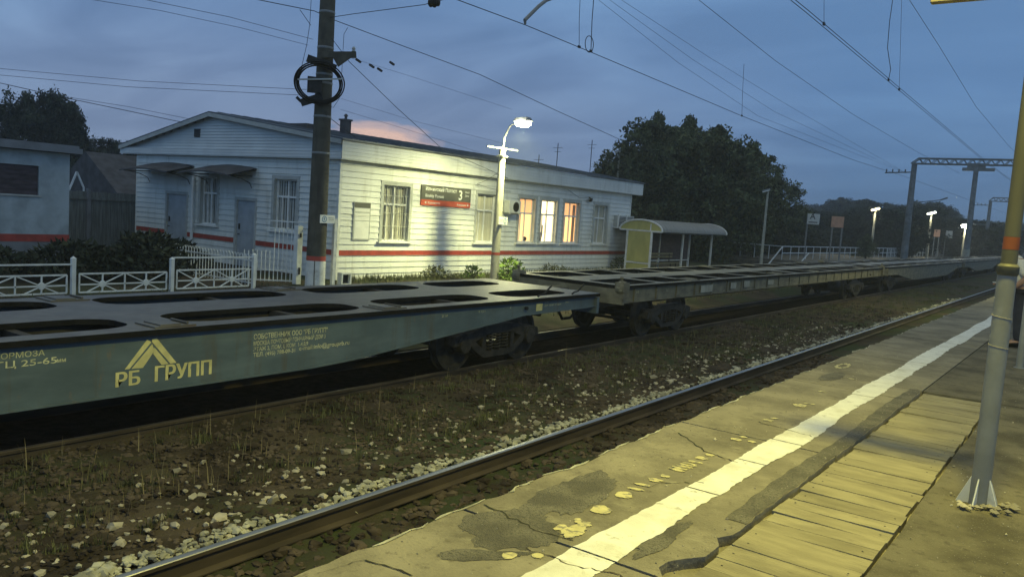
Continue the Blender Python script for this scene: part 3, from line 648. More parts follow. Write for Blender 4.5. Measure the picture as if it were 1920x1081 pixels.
    cyl = MB(); cyl.lathe([(.17, -.35), (.2, -.3), (.2, .3), (.17, .35)], (.65, half-5.2, -.45), 'y', 14); cyl.build('brake_cylinder', M['bogie'], t, smooth=True, off=o0)
    if lettering: lettering(t, hx-.085+.0062, yc)
    return t
def lettering_first(t, xl, yc):
    R_, U_ = (0, 1, 0), (0, 0, 1); xl += .002
    lg = MB()
    def band(pts):      # chevron limbs
        lg.add([(xl, a-yc, z) for a, z in pts], [tuple(range(len(pts)))])
    # a roof of two split limbs
    def PT(px, py): p = onX(px, py, XW+xl); return (p[1], p[2])
    for pts in ([(234, 692), (243, 691), (284, 641), (276, 636)], [(246.5, 691), (268, 689), (287, 661), (289, 655), (285.5, 644.5)],
                [(285, 635.5), (294, 633.5), (331, 679.5), (319.5, 681), (285.5, 641)], [(288.5, 651), (291, 652.5), (316, 681.5), (303, 683.5), (287.5, 663)]): band([PT(*p) for p in pts])
    for body, xa, ya, xb, yb, yt in (('РБ', 213, 726, 260, 719, 700), ('ГРУПП', 287, 715, 394, 701, 688)):
        p, q, t_ = PT(xa, ya), PT(xb, yb), PT(xa, yt); 
        for j in range(3): text_mb(lg, body, (t_[1]-p[1])/.70, (xl+.0012+.0004*j, p[0]-yc+.006*j, p[1]), R_, U_, 0, bold=.008, width=q[0]-p[0]-.012)
    lg.build('company_logo', M['letter'], t, off=(0, 0, 0))
    tx = MB()
    for body, z, s, w in (('СОБСТВЕННИК ООО "РБ ГРУПП"', -0.118, .085, 1.13), ('МОСКВА ПОЧТОВЫЙ ГОНЧАРНЫЙ ДОМ 3', -0.195, .072, 1.10), ('ЭТАЖ 2, ПОМ. I, КОМ. 1-4,8,9', -0.263, .068, .82), ('ТЕЛ. (495) 788-09-31', -0.330, .068, .62)):
        text_mb(tx, body, s, (xl, 5.92-yc, z), R_, U_, 0, bold=.008, width=w)
    text_mb(tx, 'e-mail:info@grouprb.ru', .080, (xl, 6.60-yc, -.318), R_, U_, 0, bold=.008, width=.84)
    tx.build('owner_lettering', M['letter_faint'], t, off=(0, 0, 0))
    t2 = MB()
    text_mb(t2, 'У ТОРМОЗА', .075, (xl, 3.05-yc, -.062), R_, U_, 0, width=.52); text_mb(t2, '  ТЦ 25-65', .085, (xl, 3.05-yc, -.148), R_, U_, 0, bold=.008, width=.55); text_mb(t2, 'мм', .06, (xl, 3.68-yc, -.145), R_, U_, 0, bold=.012)
    text_mb(t2, '25 260', .05, (xl, 9.3-yc, -.075), R_, U_, 0); text_mb(t2, '8  22,0 т', .05, (xl, 10.2-yc, -.06), R_, U_, 0); text_mb(t2, '4', .07, (xl, 11.05-yc, -.05), R_, U_, 0, bold=.01)
    text_mb(t2, '13.09.18', .035, (xl, 12.1-yc, -.0), R_, U_, 0); text_mb(t2, 'ДР 12.07 ВЧДР', .035, (xl, 12.1-yc, -.06), R_, U_, 0, width=.55); text_mb(t2, 'КР 07.24', .035, (xl, 12.8-yc, -.03), R_, U_, 0)
    t2.build('small_markings', M['letter_faint'], t, off=(0, 0, 0))
    pl = MB(); pl.box(xl, xl+.004, 11.93-yc-.09, 11.93-yc+.10, -.13, .0); pl.build('maker_plate', M['letter'], t, off=(0, 0, 0))
def lettering_second(t, xl, yc):
    m = MB(); xl += .037
    for y0, y1, a, b in ((19.0, 19.75, -.09, .09), (21.0, 21.4, -.06, .10), (22.0, 22.45, -.06, .12), (24.0, 24.5, -.05, .08)):
        m.box(xl, xl+.004, y0-yc, y1-yc, a, b)
    each(m, 'marking_plate', M['pole_pale'], t, off=(0, 0, 0))
    q = MB(); text_mb(q, '94 56 0', .08, (xl-.035, 15.5-yc, .03), (0, 1, 0), (0, 0, 1), 0); text_mb(q, '21,5 т', .07, (xl-.035, 17.1-yc, .02), (0, 1, 0), (0, 0, 1), 0); q.build('small_markings', M['letter_faint'], t, off=(0, 0, 0))
make_wagon(1.6, 12.35, 'belly', 'blue green flat wagon with deep side sill and yellow roof shaped logo', M['teal'], M['deck'], lettering_first)
make_wagon(27.2, 12.30, 'flat', 'weathered olive grey flat wagon with straight thin side sill, beside the bus shelter', M['wagon_grey'], M['deck_old'], lettering_second, zt=.22, bog=9.17)
make_wagon(52.8, 12.35, 'belly', 'grey flat wagon with deep side sill, coupled behind the thin olive wagon', M['wagon_grey'], M['deck_old'], zt=.22)
make_wagon(78.4, 12.35, 'belly', 'fourth flat wagon along the train, far off near the leaning lamp pole', M['wagon_grey'], M['deck_old'], zt=.22)
make_wagon(104.0, 12.35, 'belly', 'farthest flat wagon, small in the dark under the steel gantry', M['wagon_grey'], M['deck_old'], zt=.22)

# ---------------------------------------------------------------- station building
BX, BY0, BY1, BXL = -19.9, 17.75, 37.38, -32.0     # front face, gable ends, rear face
ZE = 2.86
sb = thing('station_building', 'long white clapboard station house with red stripe, gable end and three lit windows', 'station', (BX, BY0, GZ))
def clap(mb, wallp, u0, u1, z0, z1, holes, step=.197, out=.030, mi=0):
    """lapped boards: wallp(u, d, z) gives a point at depth d in front of the wall"""
    z = z0
    while z < z1-1e-4:
        zt_ = min(z+step, z1); cuts = sorted({z, zt_}|{h for hh in holes for h in hh[2:4] if z < h < zt_})
        for a, b in zip(cuts[:-1], cuts[1:]):
            segs = [(u0, u1)]
            for h0, h1, hz0, hz1 in holes:
                if hz0 < (a+b)/2 < hz1:
                    ns = []
                    for s0, s1 in segs:
                        if h0 > s0: ns.append((s0, min(h0, s1)))
                        if h1 < s1: ns.append((max(h1, s0), s1))
                    segs = [q for q in ns if q[1]-q[0] > 1e-4]
            da = out*(1-(a-z)/step); db = out*(1-(b-z)/step)
            for s0, s1 in segs:
                mb.quad(wallp(s0, da, a), wallp(s1, da, a), wallp(s1, db, b), wallp(s0, db, b), mi)
                if a == z: mb.quad(wallp(s0, 0, a), wallp(s1, 0, a), wallp(s1, da, a), wallp(s0, da, a), mi)
        z += step
front = [(19.70, 20.98, .30, 2.20, 'bars'), (24.80, 26.02, .30, 2.20, 'curtain'), (27.62, 28.78, .33, 2.18, 'lit'), (29.25, 30.50, .33, 2.18, 'lit2'), (31.10, 32.42, .33, 2.18, 'lit3'), (33.78, 35.02, .33, 2.18, 'curtain')]
gable_w = [(-27.50, -26.45, .35, 2.10, 'plain'), (-23.15, -21.95, .42, 2.15, 'plain')]
doors = [(-29.82, -28.32, -1.0, 1.46), (-25.32, -24.10, -1.0, 1.42)]
Fp = lambda u, d, z: (BX+d, u, z)
Gp = lambda u, d, z: (u, BY0-d, z)
w = MB(); SB0, SB1 = -.205, -.03
for z0, z1 in ((-1.0, SB0), (SB1, ZE)): clap(w, Fp, BY0, BY1, z0, z1, [h[:4] for h in front])
for z0, z1 in ((-1.0, SB0), (SB1, ZE)): clap(w, Gp, BXL, BX, z0, z1, [h[:4] for h in gable_w]+doors)
clap(w, lambda u, d, z: (BXL-d, u, z), BY0, BY1, -1, ZE, []); clap(w, lambda u, d, z: (u, BY1+d, z), BXL, BX, -1, ZE, [])
w.build('wall', M['siding'], sb)
st = MB(); st.box(BX-.02, BX+.022, BY0, BY1, SB0+.004, SB1-.002)
for a, b in ((BXL, -29.83), (-28.31, -25.33), (-24.09, BX)): st.box(a, b, BY0-.022, BY0+.02, SB0+.004, SB1-.002)
each(st, 'stripe', M['red'], sb)
cn = MB()
cn.box(BX-.06, BX+.036, BY0-.036, BY0+.07, -1.0, ZE-.002); cn.box(BX-.06, BX+.036, BY1-.07, BY1+.036, -1.0, ZE-.002); cn.box(BXL-.027, BXL+.06, BY0-.027, BY0+.07, -1.0, ZE-.002)
each(cn, 'corner_board', M['siding'], sb)
def window(P, u0, u1, z0, z1, kind, par):
    """P(u, d, z), d grows outwards"""
    def bx(mb, a, b, d0, d1, c_, e_, mi=0):
        p, q = P(a, d0, c_), P(b, d1, e_); mb.box(min(p[0], q[0]), max(p[0], q[0]), min(p[1], q[1]), max(p[1], q[1]), c_, e_, mi)
    fr = MB(); tw = .13
    bx(fr, u0-tw, u0, -.17, .035, z0-.02, z1+tw); bx(fr, u1, u1+tw, -.17, .035, z0-.02, z1+tw); bx(fr, u0, u1, -.17, .035, z1, z1+tw)
    f = fr.build('window', M['trim_grey'], par)
    si = MB(); bx(si, u0-tw-.07, u1+tw+.03, -.15, .13, z0-.075, z0-.022); si.build('sill', M['frame_white'], f)
    ca = MB(); d0, d1 = -.16, -.10; zm = z0+(z1-z0)*.66; um = (u0+u1)/2
    for a, b, c_, e_ in ((u0, u0+.055, z0-.02, z1), (u1-.055, u1, z0-.02, z1), (u0+.055, u1-.055, z0-.02, z0+.05), (u0+.055, u1-.055, z1-.05, z1), (u0+.055, u1-.055, zm-.035, zm+.035), (um-.03, um+.03, z0+.05, zm-.035), (um-.025, um+.025, zm+.035, z1-.05)): bx(ca, a, b, d0, d1, c_, e_)
    bx(ca, u0+.27, u0+.31, d0, d1, z0+.05, zm-.035)
    ca.build('casement', M['frame_white'], f)
    if kind.startswith('lit'):
        pa = MB(); bx(pa, u0+.01, u1-.01, -.20, -.18, z0, zm); bx(pa, u0+.01, u1-.01, -.20, -.18, zm, z1, 1)
        pa.build('lit_pane', [M['room_bright'] if kind == 'lit2' else M['room_lit'], M['room_bright'] if kind == 'lit2' else M['room_upper']], f)
        dk = MB()
        if kind == 'lit': dk.lathe([(.04, 0), (.09, .05), (.10, .12), (.05, .18)], P(u0+.72, -.13, z0+.05), n=10)
        elif kind == 'lit2':
            dk.tube([P(u0+.30, -.172, z0+.05), P(u0+.34, -.172, z0+.40), P(u0+.45, -.172, z0+.75)], [.08, .10, .03], 6); dk.tube([P(u0+.62, -.172, z0+.4), P(u0+.66, -.172, z0+1.2)], .02, 6)
        else: bx(dk, u0+.09, u0+.22, -.176, -.165, z0+.05, z1-.1); bx(dk, u1-.32, u1-.08, -.176, -.165, z0+.05, z1-.1)
        dk.build('indoor_item' if kind != 'lit3' else 'window_curtain', M['rust'] if kind != 'lit3' else M['panel_orange'], f)
    else:
        pa = MB(); bx(pa, u0+.01, u1-.01, -.20, -.18, z0, z1); pa.build('pane', M['glass'], f)
        if kind == 'curtain':
            cu = MB(); n = 40
            for i in range(n):
                a, b = u0+.06+(u1-u0-.12)*i/n, u0+.06+(u1-u0-.12)*(i+.82)/n; p = P(a, -.172, 0), P(b, -.165, 0)
                cu.quad(P(a, -.176, z0+.05), P(b, -.163, z0+.05), P(b, -.163, z1-.03), P(a, -.176, z1-.03))
            cu.build('blind', M['curtain'], f)
        if kind == 'bars':
            ba = MB()
            for i in range(9):
                u = u0+.09+(u1-u0-.18)*i/8; ba.tube([P(u, -.05, z0), P(u, -.05, z1)], .011, 5)
            for z in (z0+.5, z0+.95, z1-.35): ba.tube([P(u0, -.05, z), P(u1, -.05, z)], .009, 5)
            ba.build('grille', M['bars'], f)
            cu = MB()
            for i in range(12):
                a = u0+.06+(u1-u0-.12)*i/12; b = a+(u1-u0-.12)/12*(.55 if i % 3 else .9); cu.quad(P(a, -.176, z0+.05), P(b, -.166, z0+.05), P(b, -.166, z1-.03), P(a, -.176, z1-.03))
            cu.build('blind', M['curtain'], f)
        if kind == 'plain':
            cu = MB()
            for i in range(8):
                a = u0+.06+(u1-u0-.12)*i/8; cu.quad(P(a, -.176, z0+.05), P(a+(u1-u0)/8*.7, -.166, z0+.05), P(a+(u1-u0)/8*.7, -.166, z1-.03), P(a, -.176, z1-.03))
            cu.build('blind', M['trim_grey'], f)
for a in front: window(Fp, *a, sb)
for a in gable_w: window(Gp, *a, sb)
for u0, u1, z0, z1 in doors:
    d = MB(); d.box(u0+.09, u1-.09, BY0+.03, BY0+.08, z0, z1-.09)
    d.box(u0+.25, u1-.25, BY0+.022, BY0+.031, z0+.2, z0+1.0); d.box(u0+.25, u1-.25, BY0+.022, BY0+.031, z0+1.2, z1-.35)
    do = d.build('door', M['door'], sb); f = MB()
    f.box(u0-.02, u0+.09, BY0-.04, BY0+.1, z0, z1+.02); f.box(u1-.09, u1+.02, BY0-.04, BY0+.1, z0, z1+.02); f.box(u0+.09, u1-.09, BY0-.04, BY0+.1, z1-.09, z1+.02); f.build('door_frame', M['trim_grey'], do)
    h = MB(); h.box(u0+.2, u0+.26, BY0-.01, BY0+.03, z0+1.3, z0+1.5); h.tube([(u0+.23, BY0, z0+1.12), (u0+.23, BY0-.05, z0+1.12), (u0+.34, BY0-.05, z0+1.12)], .015, 6); h.build('handle', M['dark'], do)
for x0, x1 in ((-31.25, -27.95), (-27.25, -24.15)):
    cpy = MB(); n = 14
    for i in range(n):
        a, b = x0+(x1-x0)*i/n, x0+(x1-x0)*(i+1)/n; f_ = lambda x_: 2.22+.10*math.sin(math.pi*(x_-x0)/(x1-x0))
        cpy.add([(a, BY0-.02, f_(a)+.26), (b, BY0-.02, f_(b)+.26), (b, BY0-1.15, f_(b)-.04), (a, BY0-1.15, f_(a)-.04), (a, BY0-.02, f_(a)+.22), (b, BY0-.02, f_(b)+.22), (b, BY0-1.15, f_(b)-.09), (a, BY0-1.15, f_(a)-.09)], [(0, 1, 2, 3), (7, 6, 5, 4), (2, 6, 7, 3)])
    co = cpy.build('door_canopy', M['slate'], sb); br = MB()
    for x_ in (x0+.25, x1-.25):
        br.tube([(x_, BY0-.03, 1.78), (x_, BY0-.12, 1.95), (x_, BY0-.45, 2.08), (x_, BY0-.9, 2.15)], .014, 6); br.tube([(x_, BY0-.03, 2.2), (x_, BY0-1.1, 2.16)], .02, 6)
    br.build('bracket', M['dark'], co)
dp_ = MB(); dp_.tube([(-27.85, BY0-.12, -.95), (-27.85, BY0-.12, 2.1)], .055, 8); dp_.build('downpipe', M['frame_white'], sb, smooth=True)
# roof, eaves boxes, gable
OX, OY = .30, .22                          # overhangs
RX, RZt = -26.75, 4.40
EX, EZ = BX+OX, 3.46; LX, LZ = BXL-.95, 3.16
Y0r, Y1r = BY0-OY-.06, BY1+.75
rf = MB()
for (xa, za), (xb, zb) in (((RX, RZt), (EX+.05, EZ)), ((RX, RZt), (LX-.05, LZ))):
    rf.add([(xa, Y0r, za), (xb, Y0r, zb), (xb, Y1r, zb), (xa, Y1r, za), (xa, Y0r, za+.06), (xb, Y0r, zb+.06), (xb, Y1r, zb+.06), (xa, Y1r, za+.06)], [(0, 1, 2, 3), (7, 6, 5, 4), (0, 4, 5, 1), (1, 5, 6, 2), (2, 6, 7, 3), (3, 7, 4, 0)])
    for q in np.arange(Y0r+.4, Y1r, .55): rf.bar((xa, q, za+.075), (xb, q, zb+.075), .03, .03)
roof = rf.build('roof', M['roof'], sb)
fa = MB()
clap(fa, lambda u, d, z: (EX-.02+d, u, z), BY0-OY, Y1r-.03, 2.90, EZ-.005, [], step=.113, out=.016)
fa.box(BX-.02, EX-.02, BY0-OY, Y1r-.03, 2.862, 2.90)                      # soffit board
fa.box(EX-.03, EX-.021, BY0-OY+.01, Y1r-.04, 2.90, EZ-.01); fa.box(BX+.02, EX-.025, Y1r-.08, Y1r-.03, 2.9, EZ-.02)
fa.build('eaves_fascia', M['siding'], roof)
ga = MB()
clap(ga, lambda u, d, z: (u, BY0-OY-d, z), LX, EX-.03, 2.90, 3.09, [], step=.095, out=.012)
ga.box(LX, EX-.03, BY0-OY+.001, BY0-.03, 2.862, 2.90); ga.box(LX, EX-.03, BY0-OY-.012, BY0-.03, 3.092, 3.12)
z = 3.12
while z < RZt-.06:
    zt_ = min(z+.105, RZt-.02); l = LX+(RX-LX)*max(0, (zt_-LZ))/(RZt-LZ)+.02; r = EX-(EX-RX)*max(0, (zt_-EZ))/(RZt-EZ)-.04
    if zt_ < LZ: l = LX+.02
    if zt_ < EZ: r = EX-.04
    if r > l:
        ga.quad((l, BY0-.055, z), (r, BY0-.055, z), (r, BY0-.03, zt_), (l, BY0-.03, zt_)); ga.quad((l, BY0-.03, z), (r, BY0-.03, z), (r, BY0-.055, z), (l, BY0-.055, z))
    z += .105
ga.build('gable', M['gable'], roof)
rk = MB()
for (xa, za), (xb, zb) in (((RX, RZt), (EX, EZ)), ((RX, RZt), (LX, LZ))):
    rk.add([(xa, Y0r-.02, za-.13), (xb, Y0r-.02, zb-.13), (xb, Y0r-.02, zb+.01), (xa, Y0r-.02, za+.01), (xa, Y0r+.02, za-.13), (xb, Y0r+.02, zb-.13), (xb, Y0r+.02, zb+.01), (xa, Y0r+.02, za+.01)], [(0, 1, 2, 3), (7, 6, 5, 4), (0, 4, 5, 1), (2, 6, 7, 3)])
each(rk, 'rake_board', M['trim_grey'], roof)
vt = MB(); vt.box(-27.95, -27.6, BY0-.08, BY0-.02, 3.55, 3.85)
for q in range(4): vt.box(-27.93, -27.62, BY0-.10, BY0-.08, 3.57+q*.07, 3.60+q*.07)
vt.build('attic_vent', M['slate'], roof)
cmn = MB(); cmn.box(-24.25, -23.95, 21.5, 21.8, 3.6, 4.62); cmn.box(-24.29, -23.91, 21.46, 21.84, 4.62, 4.68); cmn.lathe([(.05, 0), (.05, .1), (.09, .12), (.04, .2)], (-24.1, 21.65, 4.68), n=8)
cmn.build('chimney', M['slate'], roof)
cb_ = MB(); cb_.box(-24.6, -23.4, 19.2, 20.2, 3.85, 4.22); cb_.build('roof_hatch', M['slate'], roof)

# fittings on the station front
def plate_box(mb, P, u0, u1, z0, z1, d0, d1, mi=0):
    p, q = P(u0, d0, z0), P(u1, d1, z1); mb.box(min(p[0], q[0]), max(p[0], q[0]), min(p[1], q[1]), max(p[1], q[1]), z0, z1, mi)
sg = thing('station_sign', 'dark grey and red station name sign with a large number 3 on the clapboard wall', 'sign', (BX+.05, 22.9, 1.97))
m = MB(); plate_box(m, Fp, 21.52, 24.30, 1.81, 2.32, .03, .075); m.build('name_panel', M['sign_grey'], sg)
m = MB(); plate_box(m, Fp, 21.52, 24.30, 1.60, 1.807, .03, .075); m.build('direction_panel', M['sign_red'], sg)
m = MB(); X_ = BX+.078; R_, U_ = (0, 1, 0), (0, 0, 1)
text_mb(m, 'Ильинский Погост', .185, (X_, 21.72, 2.135), R_, U_, 0, bold=.018, width=1.72); text_mb(m, 'Ilinskiy Pogost', .155, (X_, 21.72, 1.905), R_, U_, 0, bold=.018, width=1.0)
text_mb(m, '3', .50, (X_, 23.56, 1.89), R_, U_, 0, bold=.02); text_mb(m, 'Зона', .105, (X_, 23.95, 2.155), R_, U_, 0, bold=.006); text_mb(m, 'Zone', .105, (X_, 23.95, 2.025), R_, U_, 0, bold=.006)
m.add([(X_, 21.70, 1.705), (X_, 21.79, 1.755), (X_, 21.79, 1.655)], [(0, 1, 2)]); m.add([(X_, 24.20, 1.705), (X_, 24.11, 1.755), (X_, 24.11, 1.655)], [(0, 1, 2)])
text_mb(m, 'Куровская', .105, (X_, 21.87, 1.668), R_, U_, 0, bold=.006, width=.66); text_mb(m, 'Воскресенск', .105, (X_, 23.50, 1.668), R_, U_, 0, bold=.006, width=.54)
m.build('lettering', M['sign_white'], sg)
nb = thing('notice_board', 'narrow white timetable board on the front wall near the house corner', 'notice board', (BX+.03, 18.73, .9))
m = MB(); plate_box(m, Fp, 18.36, 19.11, .31, 1.56, .025, .055); m.build('frame', M['trim_grey'], nb)
m = MB(); plate_box(m, Fp, 18.41, 19.06, 1.24, 1.35, .056, .062); plate_box(m, Fp, 18.41, 19.06, .96, 1.20, .056, .062); plate_box(m, Fp, 18.41, 19.06, .35, .93, .056, .062); m.build('paper_sheet', M['sign_white'], nb)
m = MB(); plate_box(m, Fp, 18.38, 19.09, 1.38, 1.54, .056, .061); m.build('header', M['sign_grey'], nb)
ac = thing('air_conditioner', 'white air conditioner unit with round fan beside the leftmost lit window', 'air conditioner', (BX+.2, 27.0, 1.8))
m = MB(); plate_box(m, Fp, 26.42, 27.22, 1.52, 2.03, .10, .38); m.build('casing', M['ac_white'], ac, bevel=.02)
m = MB(); m.lathe([(.20, 0), (.20, .012), (.17, .012), (.17, .004)], (BX+.381, 26.88, 1.78), 'x', 24)
for q in range(7): m.lathe([(.025*q+.01, .004), (.025*q+.018, .008)], (BX+.381, 26.88, 1.78), 'x', 20)
m.build('fan_grille', M['dark'], ac)
m = MB(); m.bar((BX, 26.5, 1.50), (BX+.4, 26.5, 1.50), .04); m.bar((BX, 27.15, 1.50), (BX+.4, 27.15, 1.50), .04); m.tube([(BX+.03, 27.2, 1.75), (BX+.04, 27.45, 1.6), (BX+.04, 27.5, 1.2)], .02, 6); m.build('bracket', M['trim_grey'], ac)
for u0, lab in ((35.72, 'old box air conditioner, the one nearer the last window'), (36.55, 'old box air conditioner at the far corner of the front')):
    ac = thing('window_air_conditioner', lab, 'air conditioner', (BX, u0+.38, 1.4), group='pair of box units at the far end of the front')
    m = MB(); plate_box(m, Fp, u0, u0+.76, 1.18, 1.76, .02, .30); m.build('casing', M['trim_grey'], ac)
    m = MB()
    for q in range(7): plate_box(m, Fp, u0+.05, u0+.71, 1.23+q*.07, 1.26+q*.07, .301, .312)
    m.build('louvre', M['slate'], ac); m = MB(); plate_box(m, Fp, u0-.02, u0+.78, 1.13, 1.175, .0, .34); plate_box(m, Fp, u0-.02, u0+.02, 1.18, 1.80, .24, .32); m.build('shelf', M['frame_white'], ac)
cc = thing('security_camera', 'small dark camera under the eaves right of the lit windows', 'camera', (BX, 33.2, 2.45))
m = MB(); m.tube([(BX, 33.2, 2.50), (BX+.12, 33.2, 2.44)], .025, 6); m.build('arm', M['dark'], cc); m = MB(); m.bar((BX+.10, 33.3, 2.42), (BX+.22, 32.98, 2.34), .11, .12); m.build('housing', M['dark'], cc)
for (px, py, pb), lab in (((1010, 290, 318), 'short thin mast on the station roof just right of the lamp glare'), ((1045, 268, 305), 'middle thin antenna mast on the station roof'), ((1107, 262, 322), 'tallest thin antenna mast near the far end of the roof')):
    a, b = onX(px, py, -24.0), onX(px-1, pb, -24.0)
    r_ = thing('antenna_mast', lab, 'antenna', (b[0], b[1], 3.7)); m = MB(); m.tube([(b[0], b[1], 3.65), (a[0], b[1], a[2])], .022, 5); m.build('mast', M['wire'], r_)
    m = MB(); m.tube([(a[0]-.3, b[1], a[2]-.25), (a[0]+.3, b[1], a[2]-.25)], .012, 4); m.tube([(a[0]-.2, b[1], a[2]-.45), (a[0]+.2, b[1], a[2]-.45)], .012, 4); m.build('crossbar', M['wire'], r_)

# ---------------------------------------------------------------- station street lamp
LXp, LYp = -17.05, 22.46
sl = thing('street_lamp', 'concrete lamp post with blazing white lamp in front of the station windows', 'street lamp', (LXp, LYp, GZ))
m = MB(); m.lathe([(.155, GZ-.1), (.150, 0.05)], (LXp, LYp, 0), n=20); m.build('white_base', M['pole_pale'], sl, smooth=True)
m = MB(); m.lathe([(.151, .052), (.150, .145)], (LXp, LYp, 0), n=20); m.build('red_band', M['red'], sl, smooth=True)
m = MB(); m.lathe([(.149, .147), (.115, 3.70)], (LXp, LYp, 0), n=20); m.build('post', M['pole_pale'], sl, smooth=True)
m = MB(); m.tube([(LXp, LYp, 3.4), (LXp+.05, LYp, 4.1), (LXp+.28, LYp-.03, 4.48), (LXp+.62, LYp-.08, 4.60)], .03, 8); m.box(LXp-.14, LXp+.14, LYp-.14, LYp+.14, 3.42, 3.48); m.bar((LXp-.1, LYp-.75, 3.72), (LXp+.1, LYp+.75, 3.72), .05); m.build('arm', M['galv'], sl)
m = MB(); hx_, hy_, hz_ = LXp+.85, LYp-.11, 4.60
m.add([(hx_-.30, hy_-.15, hz_), (hx_+.32, hy_-.18, hz_+.02), (hx_+.32, hy_+.18, hz_+.02), (hx_-.30, hy_+.15, hz_), (hx_-.25, hy_-.09, hz_+.13), (hx_+.24, hy_-.11, hz_+.15), (hx_+.24, hy_+.11, hz_+.15), (hx_-.25, hy_+.09, hz_+.13)], [(3, 2, 1, 0), (4, 5, 6, 7), (0, 1, 5, 4), (1, 2, 6, 5), (2, 3, 7, 6), (3, 0, 4, 7)])
lh = m.build('lamp_head', M['galv'], sl)
m = MB(); m.lathe([(.05, -.17), (.20, -.145), (.27, -.08), (.28, -.004)], (hx_+.02, hy_, hz_), n=20); m.build('lens', M['lamp_glow'], lh, smooth=True)
def lamp(name, typ, loc, energy, col, par=None, size=.2, aim=None, cone=150, blend=.6):
    d = bpy.data.lights.new(name, typ); d.energy = energy; d.color = col; d.shadow_soft_size = size
    o = bpy.data.objects.new(name, d); COL.objects.link(o); o.location = loc
    if typ == 'SPOT': d.spot_size = math.radians(cone); d.spot_blend = blend
    if aim: o.rotation_euler = (Vector(aim)-Vector(loc)).to_track_quat('-Z', 'Y').to_euler()
    if par:
        o.parent = par; q = par.get('_o', (0, 0, 0)); o.location = tuple(a-b for a, b in zip(loc, q))
    return o
lamp('lamp_light', 'SPOT', (hx_+.02, hy_, hz_-.22), 2900, (1.0, 1.0, 0.44), lh, .16, (hx_-.4, hy_-.2, GZ), 168, .9)
pl = thing('lamp_post_plate', 'small white plate with blue ring fixed to the lit lamp post', 'sign', (LXp+.16, LYp, 1.3))
def ring_plate(root, x, y, z, w, h, mirror=1):
    m = MB(); m.box(x, x+.012, y-w/2, y+w/2, z-h/2, z+h/2); m.build('plate', M['sign_white'], root)
    m = MB(); c_ = (x+.013, y+mirror*w*.22, z); n = 24; k = len(m.v)
    for i in range(n):
        t = 2*math.pi*i/n
        for r in (h*.38, h*.28): m.v.append((c_[0]+.001, c_[1]+r*math.cos(t), c_[2]+r*math.sin(t)))
    for i in range(n): a = k+2*i; b = k+2*((i+1) % n); m.f.append((a, a+1, b+1, b)); m.mi.append(0)
    m.box(c_[0], c_[0]+.002, c_[1]-h*.05, c_[1]+h*.05, z-h*.2, z+h*.2); m.box(c_[0], c_[0]+.0025, c_[1]-h*.15, c_[1]+h*.15, z+h*.03, z+h*.11)
    m.build('emblem', M['sign_blue'], root)
    m = MB(); m.box(x+.0125, x+.015, y-mirror*w*.05-w*.0, y-mirror*w*.42, z+h*.12, z+h*.2) if mirror < 0 else m.box(x+.0125, x+.015, y-w*.42, y-w*.05, z+h*.12, z+h*.2)
    m.box(x+.0125, x+.015, min(y-mirror*w*.42, y-mirror*w*.08), max(y-mirror*w*.42, y-mirror*w*.08), z-h*.1, z-h*.02); m.build('small_print', M['trim_grey'], root)
ring_plate(pl, LXp+.155, LYp+.08, 1.25, .50, .26)

# ---------------------------------------------------------------- dark concrete mast with cables
PX_, PY_ = -18.72, 15.92
mp_ = thing('catenary_mast', 'tall dark concrete mast with red band and white foot before the station corner', 'mast', (PX_, PY_, GZ))
m = MB(); m.lathe([(.292, GZ-.1), (.285, -.24)], (PX_, PY_, 0), n=24); wf = m.build('white_foot', M['white_paint'], mp_, smooth=True)
m = MB(); m.tube([(PX_+.20, PY_-.215, -.24), (PX_+.205, PY_-.218, -.7), (PX_+.215, PY_-.215, -.95)], .012, 5); m.build('crack', M['dark'], wf)
m = MB(); m.lathe([(.286, -.238), (.283, -.10)], (PX_, PY_, 0), n=24); m.build('red_band', M['red'], mp_, smooth=True)
m = MB(); m.lathe([(.282, -.098), (.205, 8.6)], (PX_, PY_, 0), n=24); m.build('shaft', M['pole_conc'], mp_, smooth=True)
hb = MB()
for z in (2.9, 3.95, 4.9, 5.15, 5.9, 6.9):
    r = .282-(z+.1)/8.7*.077; hb.lathe([(r+.006, z-.03), (r+.012, z), (r+.006, z+.03)], (PX_, PY_, 0), n=24)
each(hb, 'clamp_band', M['galv'], mp_)
MUx, MUy, MNx, MNy = .65, .76, .76, -.65      # along and out of the side the fittings hang on
def MP(px, py, dn=.30):
    d = ray(px, py); c0 = (PX_+MNx*dn, PY_+MNy*dn); t_ = (c0[0]*MNx+c0[1]*MNy)/(d[0]*MNx+d[1]*MNy); return tuple(EYEP+d*t_)
m = MB(); m.bar(MP(604, 103), MP(668, 103), .12, .17)
tri = [MP(624, 108), MP(661, 107), MP(634, 126)]; tri2 = [(p[0]+MNx*.06, p[1]+MNy*.06, p[2]) for p in tri]
m.add(tri+tri2, [(0, 1, 2), (5, 4, 3), (0, 3, 4, 1), (1, 4, 5, 2), (2, 5, 3, 0)]); m.build('bracket', M['pole_conc'], mp_)
p = MP(663, 98); m = MB(); m.lathe([(.03, 0), (.06, .03), (.03, .06), (.06, .09), (.03, .15)], p, n=8); m.build('insulator', M['trim_grey'], mp_)
for (xa, ya, xb, yb, w_) in ((576, 109, 630, 129, .20), (564, 193, 604, 181, .20)):
    m = MB(); m.bar(MP(xa, ya), MP(xb, yb), .13, w_)
    if ya > 150: m.bar(MP(565, 191), MP(556, 182), .08)
    m.build('cross_arm', M['dark'], mp_)
m = MB(); q0, q1 = MP(577, 144), MP(603, 176); zc_ = sorted((q0[2], q1[2]))
